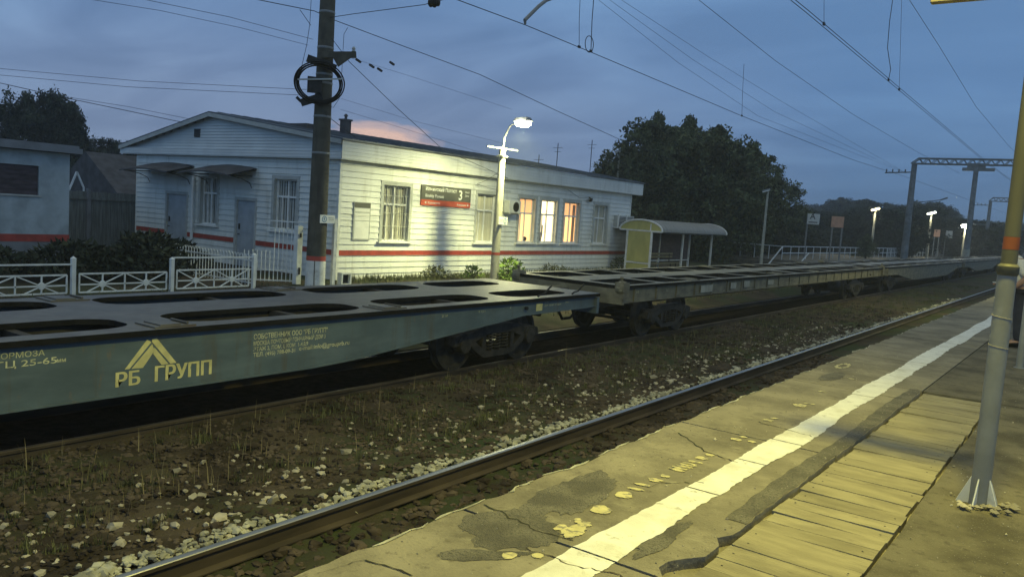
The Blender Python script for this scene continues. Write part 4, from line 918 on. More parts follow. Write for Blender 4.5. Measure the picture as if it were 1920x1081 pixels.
bxp = [(q0[0], q0[1]), (q1[0], q1[1]), (q1[0]+MNx*.16, q1[1]+MNy*.16), (q0[0]+MNx*.16, q0[1]+MNy*.16)]; m.prism(bxp, 'z', zc_[0], zc_[1]); m.build('junction_box', M['dark'], mp_)
coil = MB(); cc0 = MP(599, 156, .36)
for q in range(6):
    pts = []; rr = .535+.020*q+random.uniform(-.012, .012); of = random.uniform(-.03, .03); dn = .03*(q % 3)
    for i in range(41):
        t = 2*math.pi*i/40; a_ = rr*1.08*math.cos(t)+of; pts.append((cc0[0]+MUx*a_+MNx*dn, cc0[1]+MUy*a_+MNy*dn, cc0[2]+rr*.92*math.sin(t)+of))
    coil.tube(pts, .020, 6, caps=False)
tag(coil.build('cable_coil', M['black'], smooth=True), 'coil of black cable hung round the dark mast', 'cable coil')
m = MB(); m.bar(MP(558, 149, .5), MP(644, 148, .5), .04)
tag(m.build('coil_holder', M['trim_grey']), 'thin metal bar that carries the black cable coil', 'bar')
wp = thing('thin_post', 'thin white post standing close behind the white foot of the dark mast', 'post', (-18.6, 16.45, GZ))
m = MB(); m.box(-18.66, -18.56, 16.44, 16.54, GZ, 1.02); m.build('post', M['white_paint'], wp)
kp = thing('track_plate', 'small white plate with blue ring on the thin white post by the mast', 'sign', (-18.5, 16.1, 1.0))
ring_plate(kp, -18.42, 16.02, 1.0, .56, .24, -1)
jb = thing('cable_box', 'small white open box on the ground at the house corner', 'box', (-18.7, 17.0, GZ))
m = MB(); m.box(-18.80, -18.60, 16.85, 16.9, GZ, -.62); m.box(-18.80, -18.60, 17.2, 17.25, GZ, -.62); m.box(-18.8, -18.6, 16.9, 17.2, -.67, -.62); m.box(-18.8, -18.6, 16.9, 17.2, GZ, GZ+.05); m.build('frame', M['white_paint'], jb)
m = MB(); m.box(-18.76, -18.70, 16.9, 17.2, GZ+.05, -.67); m.build('back', M['dark'], jb)

# ---------------------------------------------------------------- white fences
FX = -18.85
def cross_panel(y0, y1, zb, zt_, rail2, lab):
    t = thing('railing_section', lab, 'railing', (FX, (y0+y1)/2, GZ), group='white railing panels with rays along the yard')
    m = MB()
    for z in (zb, zt_): m.bar((FX, y0, z), (FX, y1, z), .035)
    zm = zb+(zt_-zb)*.42; m.bar((FX, y0, zm), (FX, y1, zm), .03)
    if rail2: m.bar((FX, y0-.10, rail2), (FX, y1+.10, rail2), .035)
    m.build('rail', M['fence_white'], t)
    m = MB(); q = (y1-y0)/4
    for i in range(5): m.bar((FX, y0+i*q, zb), (FX, y0+i*q, zt_), .03)
    for c_ in (y0+q, y0+3*q):
        for s_ in (-1, 1):
            m.bar((FX+.002, c_, zm), (FX+.002, c_+s_*q, zt_), .026); m.bar((FX+.002, c_, zm), (FX+.002, c_+s_*q*.7, zb), .026)
    m.build('bars', M['fence_white'], t)
    m = MB()
    for c_ in (y0+q, y0+3*q): m.lathe([(.075, -.02), (.085, 0), (.075, .02)], (FX, c_, zm), 'x', 14)
    each(m, 'rosette', M['fence_white'], t)
def fpost(y, zt_, lab, w=.09):
    t = thing('fence_post', lab, 'fence post', (FX, y, GZ), group='square posts of the white railing')
    m = MB(); m.box(FX-w/2, FX+w/2, y-w/2, y+w/2, GZ-.1, zt_); m.build('post', M['fence_white'], t)
    m = MB(); m.add([(FX-w*.6, y-w*.6, zt_), (FX+w*.6, y-w*.6, zt_), (FX+w*.6, y+w*.6, zt_), (FX-w*.6, y+w*.6, zt_), (FX, y, zt_+.06)], [(3, 2, 1, 0), (0, 1, 4), (1, 2, 4), (2, 3, 4), (3, 0, 4)]); m.build('cap', M['fence_white'], t)
cross_panel(4.30, 6.50, -.93, -.52, -.28, 'white rayed fence panel beyond the left edge of the view'); cross_panel(6.70, 8.86, -.93, -.52, -.28, 'leftmost white rayed fence panel with an extra top rail')
cross_panel(9.14, 11.28, -.93, -.50, None, 'low white rayed fence panel without a top rail'); cross_panel(11.56, 13.70, -.93, -.46, -.14, 'white rayed fence panel next to the spiked railing')
fpost(6.6, -.2, 'white fence post at the far left'); fpost(9.0, -.15, 'white fence post left of the low panel'); fpost(11.42, -.18, 'white fence post right of the low panel'); fpost(13.86, -.08, 'white fence post at the railing corner')
sp_ = thing('spiked_railing', 'white railing of upright bars with pointed tips running back from the corner post', 'railing', (-21, 13.95, GZ))
m = MB()
for z in (-.88, -.26): m.bar((-18.95, 13.95, z), (-25.5, 13.95, z), .035)
m.build('rail', M['fence_white'], sp_); m = MB()
for q in range(44):
    x_ = -19.05-q*.148; m.bar((x_, 13.95, -.95), (x_, 13.95, -.18), .018); m.bar((x_-.0, 13.95, -.18), (x_-.05, 13.95, -.08), .014); m.bar((x_, 13.95, -.18), (x_+.05, 13.95, -.08), .014)
m.build('bars', M['fence_white'], sp_)
gt = thing('yard_gate', 'tall white barred gate between the railing and the dark mast', 'gate', (-20.5, 15.6, GZ))
ga_, gb_ = (-19.35, 15.75), (-20.35, 14.55)
m = MB(); m.box(ga_[0]-.09, ga_[0]+.09, ga_[1]-.09, ga_[1]+.09, GZ, .74); m.build('gate_post', M['fence_white'], gt)
m = MB()
for z in (-.92, -.62, .62, .84): m.bar((ga_[0]-.05 if z < .6 else ga_[0]+.15, ga_[1]+.15 if z > .6 else ga_[1], z), (-20.1 if z > .6 else gb_[0], 15.15 if z > .6 else gb_[1], z), .035)
each(m, 'rail', M['fence_white'], gt); m = MB()
for q in range(13):
    t_ = (q+.6)/13; x_, y = ga_[0]+(gb_[0]-ga_[0])*t_, ga_[1]+(gb_[1]-ga_[1])*t_; top = .72-.02*q if q < 6 else -.05+.02*math.sin(q*2.1)
    m.bar((x_, y, -.95), (x_, y, top), .02)
m.build('bars', M['fence_white'], gt); m = MB(); m.box(ga_[0]+.091, ga_[0]+.12, ga_[1]-.03, ga_[1]+.03, -.70, -.50); m.box(ga_[0]+.091, ga_[0]+.12, ga_[1]-.03, ga_[1]+.03, .40, .52); each(m, 'hinge', M['dark'], gt)

# ---------------------------------------------------------------- outbuilding, house and boards on the left
OXb, OYe = -26.2, 12.35
ob = thing('outbuilding', 'pale block outbuilding with red stripe and boarded dark window at the left edge', 'outbuilding', (OXb, 9, GZ))
m = MB(); wz0, wz1, wy0, wy1 = 1.10, 1.98, 8.6, 11.45
for a, b, c_, d in ((3, wy0, GZ, 2.42), (wy1, OYe, GZ, 2.42), (wy0, wy1, GZ, wz0), (wy0, wy1, wz1, 2.42)): m.box(OXb-.25, OXb, a, b, c_ if c_ > -.9 else -.305, d)
m.box(OXb-6, OXb-.25, OYe-.25, OYe, -.305, 2.42); m.box(OXb-6, OXb-.25, 3, 3.25, -.305, 2.42); m.build('wall', M['brick_white'], ob)
m = MB(); m.box(OXb-6.01, OXb+.02, 2.98, OYe+.02, GZ, -.31); m.build('plinth', M['plinth'], ob)
m = MB(); m.box(OXb-.2, OXb+.012, 3, OYe+.012, -.302, -.08); m.build('stripe', M['red'], ob)
m = MB(); m.box(OXb-.14, OXb-.08, wy0, wy1, wz0, wz1)
for q in range(6): m.box(OXb-.08, OXb-.062, wy0, wy1, wz0+q*.147+.006, wz0+q*.147+.138)
wn = m.build('window', M['rust'], ob); m = MB(); m.box(OXb-.05, OXb+.05, wy0-.05, wy1+.05, wz0-.05, wz0-.002); m.build('sill', M['trim_grey'], wn)
m = MB(); m.box(OXb-6.3, OXb+.30, 2.6, OYe+.25, 2.44, 2.60); m.box(OXb-6.2, OXb+.22, 2.7, OYe+.18, 2.60, 2.68); m.build('roof', M['plinth'], ob)
hs = thing('house', 'dark roofed house between the outbuilding and the station', 'house', (-42, 23, GZ))
m = MB(); hx0, hx1, hy0, hy1 = -47, -40.5, 21.9, 30.5
m.box(hx0, hx1, hy0, hy1, GZ, 1.1); m.build('wall', M['board_fence'], hs)
m = MB(); m.add([(hx1+.4, hy0-.5, .95), (hx1+.4, hy1+.5, .95), ((hx0+hx1)/2, hy1+.5, 3.2), ((hx0+hx1)/2, hy0-.5, 3.2), (hx0-.4, hy1+.5, .95), (hx0-.4, hy0-.5, .95)], [(0, 1, 2, 3), (3, 2, 4, 5), (0, 3, 5), (1, 4, 2)]); rfh = m.build('roof', M['slate'], hs)
m = MB(); m.box(hx1-.03, hx1+.02, 23.0, 24.0, -.2, .8); m.build('window', M['glass'], hs)
tf = MB(); q0 = onX(130, 355, -38); q1 = onX(144, 322, -38); q2 = onX(157, 352, -38)
tf.bar(q0, q1, .07); tf.bar(q1, q2, .07); tf.bar(q0, (q0[0], q0[1], GZ), .06); tf.bar(q2, (q2[0], q2[1], GZ), .06)
tag(tf.build('swing_frame', M['fence_white']), 'thin white A shaped frame in front of the dark roof', 'frame')
bf = thing('board_fence', 'dark grey board fence closing the gap beside the outbuilding', 'fence', (-30, 15, GZ))
m = MB(); y = OYe-1.2
while y < 19.8: m.box(-33.3, -33.27, y, y+.145, GZ, 1.22+random.uniform(-.02, .02)); y += .155
m.build('boards', M['board_fence'], bf); m = MB()
for y in (14.0, 16.4, 18.6): m.box(-33.26, -33.12, y-.07, y+.07, GZ, 1.35)
each(m, 'post', M['plinth'], bf); m = MB(); m.box(-33.265, -33.2, OYe-1, 19.8, .9, 1.0); m.build('rail', M['board_fence'], bf)

# ---------------------------------------------------------------- bus shelter
SY0, SY1, SXl, SXr = 35.5, 43.7, -19.38, -17.07
sh = thing('platform_shelter', 'open waiting shelter with arched roof and lit end panel beside the station', 'shelter', (-18.2, 41, GZ))
arc = lambda t: ((SXl+SXr)/2+(SXr-SXl)/2*math.cos(t)*1.0, 1.10+.52*math.sin(t))
m = MB(); n = 16; k = 0
for i in range(n):
    (xa, za), (xb, zb) = arc(math.pi*i/n), arc(math.pi*(i+1)/n)
    m.add([(xa, SY0+.04, za), (xb, SY0+.04, zb), (xb, SY1, zb), (xa, SY1, za), (xa, SY0+.04, za+.025), (xb, SY0+.04, zb+.025), (xb, SY1, zb+.025), (xa, SY1, za+.025)], [(0, 1, 2, 3), (7, 6, 5, 4), (0, 4, 5, 1), (2, 6, 7, 3)])
m.build('roof', M['shelter_roof'], sh)
for y in (SY0, SY1-.06):
    m = MB(); m.tube([(arc(math.pi*i/n)[0], y, arc(math.pi*i/n)[1]) for i in range(n+1)], .045, 8); m.bar((SXl, y, 1.10), (SXr, y, 1.10), .07); m.bar((-17.7, y, 1.1), (-17.7, y, 1.45), .05)
    m.add([(*(arc(math.pi*i/n)[0:1]), y+.01, arc(math.pi*i/n)[1]) for i in range(n+1)], [tuple(range(n+1))], 1); m.build('arch', [M['white_paint'], M['shelter_green']], sh)
for x_, y in ((-18.92, SY0), (-17.62, SY0), (-17.62, 39.1), (-17.62, SY1-.8), (-18.92, 39.1), (-18.92, SY1-.8)):
    m = MB(); m.box(x_-.045, x_+.045, y-.045, y+.045, GZ, 1.09); m.build('post', M['white_paint'], sh)
m = MB(); m.box(-18.87, -17.67, SY0-.012, SY0+.012, -.42, 1.06); m.build('end_panel', M['shelter_green'], sh)
m = MB(); m.box(-18.87, -17.67, SY0-.012, SY0+.012, GZ+.05, -.52); m.build('lower_panel', M['shelter_green'], sh)
m = MB(); m.bar((-18.88, SY0, -.47), (-17.66, SY0, -.47), .06); m.bar((-18.92, SY0+.05, -.45), (-18.92, SY1-.85, -.45), .05); m.bar((-17.62, SY0, 1.06), (-17.62, SY1-.8, 1.06), .06); m.build('rail', M['white_paint'], sh)
m = MB(); m.box(-18.95, -18.93, SY0+.1, SY1-.9, -.4, 1.05); m.build('back_panel', M['rust'], sh)
bn = thing('bench', 'slatted wooden bench inside the arched shelter', 'bench', (-18.5, 40, GZ))
m = MB()
for q in range(4): m.box(-18.75+q*.11, -18.66+q*.11, 36.4, 40.6, -.57, -.54)
for q in range(2): m.box(-18.84, -18.81, 36.4, 40.6, -.3+q*.16, -.2+q*.16)
m.build('seat', M['plank'], bn)
for y in (36.8, 40.2):
    m = MB(); m.bar((-18.7, y, GZ), (-18.7, y, -.57), .05); m.bar((-18.4, y, GZ), (-18.4, y, -.57), .05); m.bar((-18.8, y, -.57), (-18.83, y, -.05), .04); m.build('leg', M['dark'], bn)

# ---------------------------------------------------------------- platform lamp post, hanging sign, grey post
QX, QY = -.455, 5.69
pp = thing('platform_lamp_post', 'leaning view-high grey lamp post with orange band standing in rubble on the platform', 'lamp post', (QX, QY, 0))
pp['label'] = 'grey steel lamp post with orange band standing in rubble on the near platform'
m = MB(); m.lathe([(.054, -.02), (.0525, 1.42)], (QX, QY, 0), n=28); m.build('lower_pipe', M['galv'], pp, smooth=True)
m = MB(); m.lathe([(.0525, 1.421), (.059, 1.43), (.059, 1.475), (.046, 1.49)], (QX, QY, 0), n=28); m.build('collar', M['olive'], pp, smooth=True)
m = MB(); m.lathe([(.0445, 1.489), (.0440, 1.575)], (QX, QY, 0), n=24); m.lathe([(.0437, 1.652), (.041, 5.7)], (QX, QY, 0), n=24); m.build('upper_pipe', M['olive'], pp, smooth=True)
m = MB(); m.lathe([(.0447, 1.576), (.0445, 1.651)], (QX, QY, 0), n=24); m.build('orange_band', M['orange'], pp, smooth=True)
m = MB()
for z, r in ((1.02, .0540), (1.20, .0540)):
    m.tube([(QX+r*math.cos(t*.3), QY+r*math.sin(t*.3), z-.002*t) for t in range(22)], .0014, 5)
each(m, 'tie_wire', M['stone_pale'], pp)
m = MB()
for a in (-100, -30, 40, 120, 190):
    c_, s_ = math.cos(math.radians(a)), math.sin(math.radians(a)); o_ = (-s_*.004, c_*.004)
    p = [(QX+c_*.055, QY+s_*.055, .17), (QX+c_*.055, QY+s_*.055, .0), (QX+c_*.125, QY+s_*.125, .0), (QX+c_*.12, QY+s_*.12, .015)]
    m.add([(x_+o_[0], y+o_[1], z) for x_, y, z in p]+[(x_-o_[0], y-o_[1], z) for x_, y, z in p], [(0, 1, 2, 3), (7, 6, 5, 4), (0, 3, 7, 4), (1, 0, 4, 5), (3, 2, 6, 7)])
each(m, 'base_fin', M['white_paint'], pp)
m = MB(); m.tube([(QX, QY, 5.4), (QX, QY-.05, 5.75), (QX+.03, QY-.3, 5.95), (QX+.06, QY-.75, 6.0)], .03, 8); m.build('arm', M['olive'], pp, smooth=True)
hh = (QX+.07, QY-.95, 6.02)
m = MB(); m.add([(hh[0]-.13, hh[1]-.30, hh[2]), (hh[0]+.13, hh[1]-.30, hh[2]), (hh[0]+.11, hh[1]+.30, hh[2]), (hh[0]-.11, hh[1]+.30, hh[2]), (hh[0]-.08, hh[1]-.22, hh[2]+.12), (hh[0]+.08, hh[1]-.22, hh[2]+.12), (hh[0]+.07, hh[1]+.25, hh[2]+.1), (hh[0]-.07, hh[1]+.25, hh[2]+.1)], [(3, 2, 1, 0), (4, 5, 6, 7), (0, 1, 5, 4), (1, 2, 6, 5), (2, 3, 7, 6), (3, 0, 4, 7)])
hd = m.build('lamp_head', M['galv'], pp)
m = MB(); m.lathe([(.04, -.10), (.085, -.08), (.11, -.003)], hh, n=16); m.build('lens', M['lamp_warm'], hd, smooth=True)
lamp('lamp_light', 'SPOT', (hh[0], hh[1], hh[2]-.14), 1500, (1.0, 0.90, 0.19), hd, .22, (hh[0]-.9, hh[1]+.6, 0), 158, .5)
dup(pp, (QX+.05, 36.0, 0), label='second grey lamp post added out of view to light the far end of the near platform')  # unseen copy with its lamp, added to light the shelter and far signs
rbm = MB(); rr_ = random.Random(4)
for i in range(46):
    a = rr_.uniform(0, 6.28); d_ = rr_.uniform(.07, .20); s_ = rr_.uniform(.010, .030)
    k = len(rbm.v)
    rbm.v += [(QX+d_*math.cos(a)+s_*rr_.uniform(.6, 1.3)*p[0], QY+d_*math.sin(a)+s_*rr_.uniform(.6, 1.3)*p[1], .006+s_*.5+s_*.6*p[2]) for p in ((1, 0, 0), (-1, 0, 0), (0, 1, 0), (0, -1, 0), (0, 0, 1), (0, 0, -1))]
    for f in ((0, 2, 4), (2, 1, 4), (1, 3, 4), (3, 0, 4), (2, 0, 5), (1, 2, 5), (3, 1, 5), (0, 3, 5)): rbm.f.append(tuple(k+q for q in f)); rbm.mi.append(0)
tag(rbm.build('rubble', M['stone_pale']), 'broken pale concrete crumbs round the foot of the platform lamp post', 'rubble', kind='stuff')
hsg = thing('platform_sign', 'yellow lit sign board hung high on the platform lamp post at the top corner', 'sign', (-.78, 5.66, 3.2))
m = MB(); m.box(-1.04, -.53, 5.63, 5.69, 3.055, 3.50); m.build('panel', M['sign_back'], hsg, bevel=.006)
m = MB(); m.box(-.53, QX-.045, 5.64, 5.68, 3.12, 3.16); m.box(-.53, QX-.045, 5.64, 5.68, 3.38, 3.42); m.lathe([(.052, 3.11), (.052, 3.17)], (QX, QY, 0), n=16); m.lathe([(.052, 3.37), (.052, 3.43)], (QX, QY, 0), n=16); m.build('bracket', M['dark'], hsg)
gp = thing('grey_post', 'short grey steel post at the right edge of the view', 'post', (-.735, 12.55, 0))
m = MB(); m.lathe([(.07, 0), (.07, .01), (.045, .012), (.045, .92), (.03, .95), (.0, .955)], (-.735, 12.55, 0), n=16); m.build('post', M['galv'], gp, smooth=True)

# ---------------------------------------------------------------- person on the platform
def skin(name, verts, edges, mtl, parent, root=0, sub=2, extra=None):
    me = bpy.data.meshes.new(name); me.from_pydata([v[:3] for v in verts], edges, [])
    ob_ = bpy.data.objects.new(name, me); COL.objects.link(ob_)
    sk = ob_.modifiers.new('skin', 'SKIN'); sk.use_smooth_shade = True
    for i, v in enumerate(verts):
        r = v[3]; d = me.skin_vertices[0].data[i]; d.radius = r if isinstance(r, tuple) else (r, r); d.use_root = (i == root)
    sb_ = ob_.modifiers.new('sub', 'SUBSURF'); sb_.levels = sub; sb_.render_levels = sub
    bpy.context.view_layer.update(); ev = ob_.evaluated_get(bpy.context.evaluated_depsgraph_get())
    nm = bpy.data.meshes.new_from_object(ev); bpy.data.objects.remove(ob_)
    bm = bmesh.new(); bm.from_mesh(nm)
    if extra: extra(bm)
    bm.to_mesh(nm); bm.free(); nm.materials.clear(); nm.materials.append(mtl)
    nm.polygons.foreach_set('use_smooth', [True]*len(nm.polygons))
    o = bpy.data.objects.new(name, nm); COL.objects.link(o); o.parent = parent; o['_o'] = (0, 0, 0); return o
# local frame: facing -x (towards the track), y to the person's right
per = thing('person', 'person in white shirt and dark trousers stooping slightly behind the platform lamp post', 'person', (-.97, 15.12, 0), math.radians(14), local=True)
V = [(0, 0, .93, .12), (0, 0, 1.10, .115), (.0, 0, 1.28, (.13, .12)), (-.01, 0, 1.42, .075), (-.02, 0, 1.475, .052), (-.03, 0, 1.53, .055),     # 0-5 trunk, neck
     (.0, .17, 1.37, .062), (.03, .22, 1.10, .046), (-.17, .20, .99, .036), (-.24, .18, .985, .027),                               # 6-9 right arm, forearm forward
     (.0, -.17, 1.37, .062), (.04, -.23, 1.10, .046), (-.14, -.20, .97, .036), (-.21, -.17, .965, .027),                              # 10-13 left arm
     (.0, .09, .86, .10), (.0, .10, .48, .062), (.03, .105, .10, .042), (-.13, .115, .035, .032),                                     # 14-17 right leg
     (.0, -.09, .86, .10), (-.03, -.10, .48, .062), (.0, -.105, .10, .042), (-.16, -.115, .035, .032)]
Ed = [(0, 1), (1, 2), (2, 3), (3, 4), (4, 5), (3, 6), (6, 7), (7, 8), (8, 9), (3, 10), (10, 11), (11, 12), (12, 13), (0, 14), (14, 15), (15, 16), (16, 17), (0, 18), (18, 19), (19, 20), (20, 21)]
def fingers(base, sy):
    bx_, by_, bz_ = V[base][:3]; k = len(V); V.append((bx_-.05, by_, bz_-.005, (.030, .018))); Ed.append((base, k))
    for i, (dy, ln_) in enumerate(((-.026, .060), (-.009, .072), (.009, .068), (.026, .052))):
        a = len(V); V.append((bx_-.095, by_+dy, bz_+.0, .0095)); V.append((bx_-.095-ln_*.55, by_+dy*1.05, bz_-.012, .0088)); V.append((bx_-.095-ln_*.8, by_+dy, bz_-.038, .0078)); Ed.extend([(k, a), (a, a+1), (a+1, a+2)])
    a = len(V); V.append((bx_-.055, by_+sy*.036, bz_+.012, .0105)); V.append((bx_-.09, by_+sy*.045, bz_+.018, .0090)); Ed.extend([(k, a), (a, a+1)])
fingers(9, -1); fingers(13, 1)
def head(bm):
    def ell(c_, r, u=20, v=14):
        q = bmesh.ops.create_uvsphere(bm, u_segments=u, v_segments=v, radius=1)['verts']
        for w_ in q: w_.co = Vector((c_[0]+w_.co.x*r[0], c_[1]+w_.co.y*r[1], c_[2]+w_.co.z*r[2]))
        return q
    q = ell((-.035, 0, 1.625), (.095, .073, .112))
    for w_ in q:
        if w_.co.z < 1.60 and w_.co.x < -.06: w_.co.y *= .82
        if w_.co.x < -.10 and 1.63 < w_.co.z < 1.66: w_.co.x += .008
    ell((-.135, 0, 1.612), (.020, .013, .022), 10, 8); ell((-.120, 0, 1.575), (.012, .024, .007), 10, 6); ell((-.10, 0, 1.545), (.028, .03, .02), 10, 8)
    for s_ in (-1, 1): ell((-.025, s_*.075, 1.615), (.020, .010, .030), 10, 8)
body = skin('body', V, Ed, M['skin'], per, extra=head)
eb = MB()
for s_ in (-1, 1): eb.lathe([(.002, -.004), (.009, 0), (.002, .004)], (-.120, s_*.030, 1.640), 'x', 10)
each(eb, 'eye', M['dark'], per, smooth=True)
hr = bmesh.new(); q = bmesh.ops.create_uvsphere(hr, u_segments=24, v_segments=16, radius=1)['verts']
for w_ in q: w_.co = Vector((-.024+w_.co.x*.100, w_.co.y*.082, 1.645+w_.co.z*.108))
bmesh.ops.delete(hr, geom=[w_ for w_ in hr.verts if (w_.co.x < -.085 and w_.co.z < 1.69) or w_.co.z < 1.59 or (w_.co.x < -.04 and w_.co.z < 1.63)], context='VERTS')
hm = bpy.data.meshes.new('hair'); hr.to_mesh(hm); hr.free(); hm.materials.append(M['hair']); hm.polygons.foreach_set('use_smooth', [True]*len(hm.polygons))
ho = bpy.data.objects.new('hair', hm); COL.objects.link(ho); ho.parent = per
sv = [(0, 0, .90, (.150, .175)), (0, 0, 1.10, (.145, .165)), (.0, 0, 1.28, (.150, .165)), (-.01, 0, 1.40, (.10, .11)), (-.015, 0, 1.455, .066), (.0, .165, 1.375, .082), (.025, .215, 1.20, .078), (.03, .222, 1.12, .074), (.0, -.165, 1.375, .082), (.03, -.215, 1.20, .078), (.04, -.23, 1.12, .074)]
skin('shirt', sv, [(0, 1), (1, 2), (2, 3), (3, 4), (3, 5), (5, 6), (6, 7), (3, 8), (8, 9), (9, 10)], M['shirt'], per)
tv = [(0, 0, .93, (.14, .16)), (0, .09, .84, .118), (0, .10, .48, .085), (.03, .105, .09, .072), (0, -.09, .84, .118), (-.03, -.10, .48, .085), (.0, -.105, .09, .072)]
skin('trousers', tv, [(0, 1), (1, 2), (2, 3), (0, 4), (4, 5), (5, 6)], M['trousers'], per)
for y, x_ in ((.115, 0), (-.115, -.03)):
    skin('shoe', [(x_+.06, y, .045, .045), (x_-.03, y, .05, .045), (x_-.14, y, .034, .036), (x_-.19, y, .03, .028)], [(0, 1), (1, 2), (2, 3)], M['black'], per)
for ch in per.children:                          # bends forward from the hips
    for v in ch.data.vertices:
        if v.co.z > .93: v.co.x -= (v.co.z-.93)*.31
ph = MB(); ph.box(-.40, -.25, .13, .22, .985, 0.995)
pho = ph.build('folded_paper', M['sign_white'], off=(0, 0, 0)); pho.location = (-.97, 15.12, 0); pho.rotation_euler = (0, 0, math.radians(14)); tag(pho, 'pale folded sheet held by the person in the white shirt', 'paper')

# ---------------------------------------------------------------- far platform, railing, signs, lamps
m = MB(); m.box(-24, -17.8, 60.6, 260, -1.2, -.62); m.box(-24, -17.8, 59.6, 60.6, -1.2, -.8)
tag(m.build('far_platform', M['face']), kind='structure')
rl = thing('platform_railing', 'long pale pipe railing along the far platform beyond the shelter', 'railing', (-19.3, 100, -.62))
m = MB()
for z in (.38, -.12): m.bar((-19.3, 60.6, z), (-19.3, 145, z), .06)
m.bar((-19.3, 57.6, -1.0), (-19.3, 60.6, .38), .07); m.bar((-18.2, 60.9, -1.0), (-18.2, 63.5, -.05), .06); m.bar((-19.3, 60.6, .38), (-23.8, 60.6, .38), .06)
m.build('rail', M['fence_white'], rl); m = MB()
for q in range(43): m.bar((-19.3, 60.6+q*2, -.62), (-19.3, 60.6+q*2, .38), .05)
for q in range(4): m.bar((-20.3-q*1.1, 60.6, -.62), (-20.3-q*1.1, 60.6, .38), .05)
for q in range(26): m.bar((-19.3, 97+q*.7, -.62), (-19.3, 97+q*.7, .38), .035)
m.build('bars', M['fence_white'], rl)
def board(name, lab, x0, x1, y, z0, z1, m_, posts, txt=None):
    t = thing(name, lab, 'sign', ((x0+x1)/2, y, -.62)); b = MB(); b.box(x0, x1, y-.03, y+.03, z0, z1); b.build('panel', m_, t)
    p = MB()
    for x_ in posts: p.bar((x_, y+.06, -.62), (x_, y+.06, z1), .10)
    each(p, 'post', M['galv'], t)
    if txt:
        q = MB(); text_mb(q, txt, .62, (x0+.20, y-.034, z0+.42), (1, 0, 0), (0, 0, 1), 0, bold=.02); q.box(x0+.12, x1-.12, y-.036, y-.031, z0+.12, z0+.20); q.build('lettering', M['sign_grey'], t)
def bX(px, py, y): return onY(px, py, y)
a, b_ = bX(1515, 400, 66), bX(1533, 421, 66); board('pictogram_sign', 'white sign with a dark letter A on a tall post by the far railing', a[0], b_[0]+.1, 66, b_[2], a[2], M['sign_white'], [a[0]], 'A')
a, b_ = bX(1560, 405, 70), bX(1581, 427, 70); board('panel_sign', 'large orange pink panel on two posts by the far railing', a[0], b_[0], 70, b_[2], a[2], M['panel_orange'], [a[0]+.1, b_[0]-.1])
a, b_ = bX(1752, 430, 118), bX(1762, 444, 118); board('panel_sign', 'small distant orange panel on two posts', a[0], b_[0], 118, b_[2], a[2], M['panel_orange'], [a[0]+.1, b_[0]-.1])
a, b_ = bX(1774, 432, 125), bX(1785, 446, 125); board('pictogram_sign', 'small distant yellow white sign on a single post', a[0], b_[0], 125, b_[2], a[2], M['sign_white'], [a[0]])
def far_lamp(px, py, pb, y, lab, glow, power, col=(1, .92, .6), side=1, group='lamps along the far platform', big=1.0):
    p = onY(px, py, y); q = onY(px-7*side, pb, y); t = thing('street_lamp', lab, 'street lamp', (q[0], y, -.62), group=group); s_ = y/100
    b = MB(); b.tube([(q[0], y, -.65), (q[0], y, p[2]-.5*s_), (q[0]+.1*s_, y, p[2]-.2*s_), (p[0], y, p[2]-.02)], [.13*s_+.03, .09*s_+.02, .05*s_+.02, .04], 7); b.build('post', M['pole_pale'], t, smooth=True)
    h = MB(); h.bar((p[0]-.38*s_*side, y, p[2]-.12*s_), (p[0]+.48*s_*side, y, p[2]+.16*s_), .36*s_, .22*s_); hh_ = h.build('lamp_head', M['galv'], t)
    l = MB(); l.bar((p[0]-.34*s_*side, y-.02, p[2]-.12*s_-.10*s_), (p[0]+.46*s_*side, y-.02, p[2]+.14*s_-.10*s_), .30*s_*big, .10*s_*big); l.build('lens', glow, hh_)
    if power: lamp('lamp_light', 'SPOT', (p[0]+.2*s_, y-.3, p[2]-.3*s_), power*.7, col, hh_, .12, (p[0]+.4, y-2.5, -1), 150, .8)
far_lamp(1641, 391, 462, 88, 'first lit lamp on a pale post beyond the orange panel', M['lamp_warm'], 350, big=1.4)
far_lamp(1746, 398, 465, 108, 'second lit lamp, left of the small distant panels', M['lamp_white'], 350, big=1.4)
far_lamp(1811, 421, 480, 112, 'brightest distant lamp, low above the far wagons', M['lamp_glow'], 900, big=2.6)
far_lamp(1853, 429, 468, 190, 'dim distant lamp between the two brightest far lamps', M['lamp_white'], 0)
far_lamp(1876, 437, 470, 185, 'pinkish distant lamp just left of the near post', M['lamp_warm'], 300, (1, .8, .7), big=1.8)
far_lamp(1436, 357, 470, 50, 'unlit white street lamp against the dark trees', M['sign_white'], 0, group='unlit lamps by the trees')
far_lamp(1158, 284, 420, 50, 'unlit small lamp at the left side of the tree crowns', M['sign_white'], 0, group='unlit lamps by the trees')

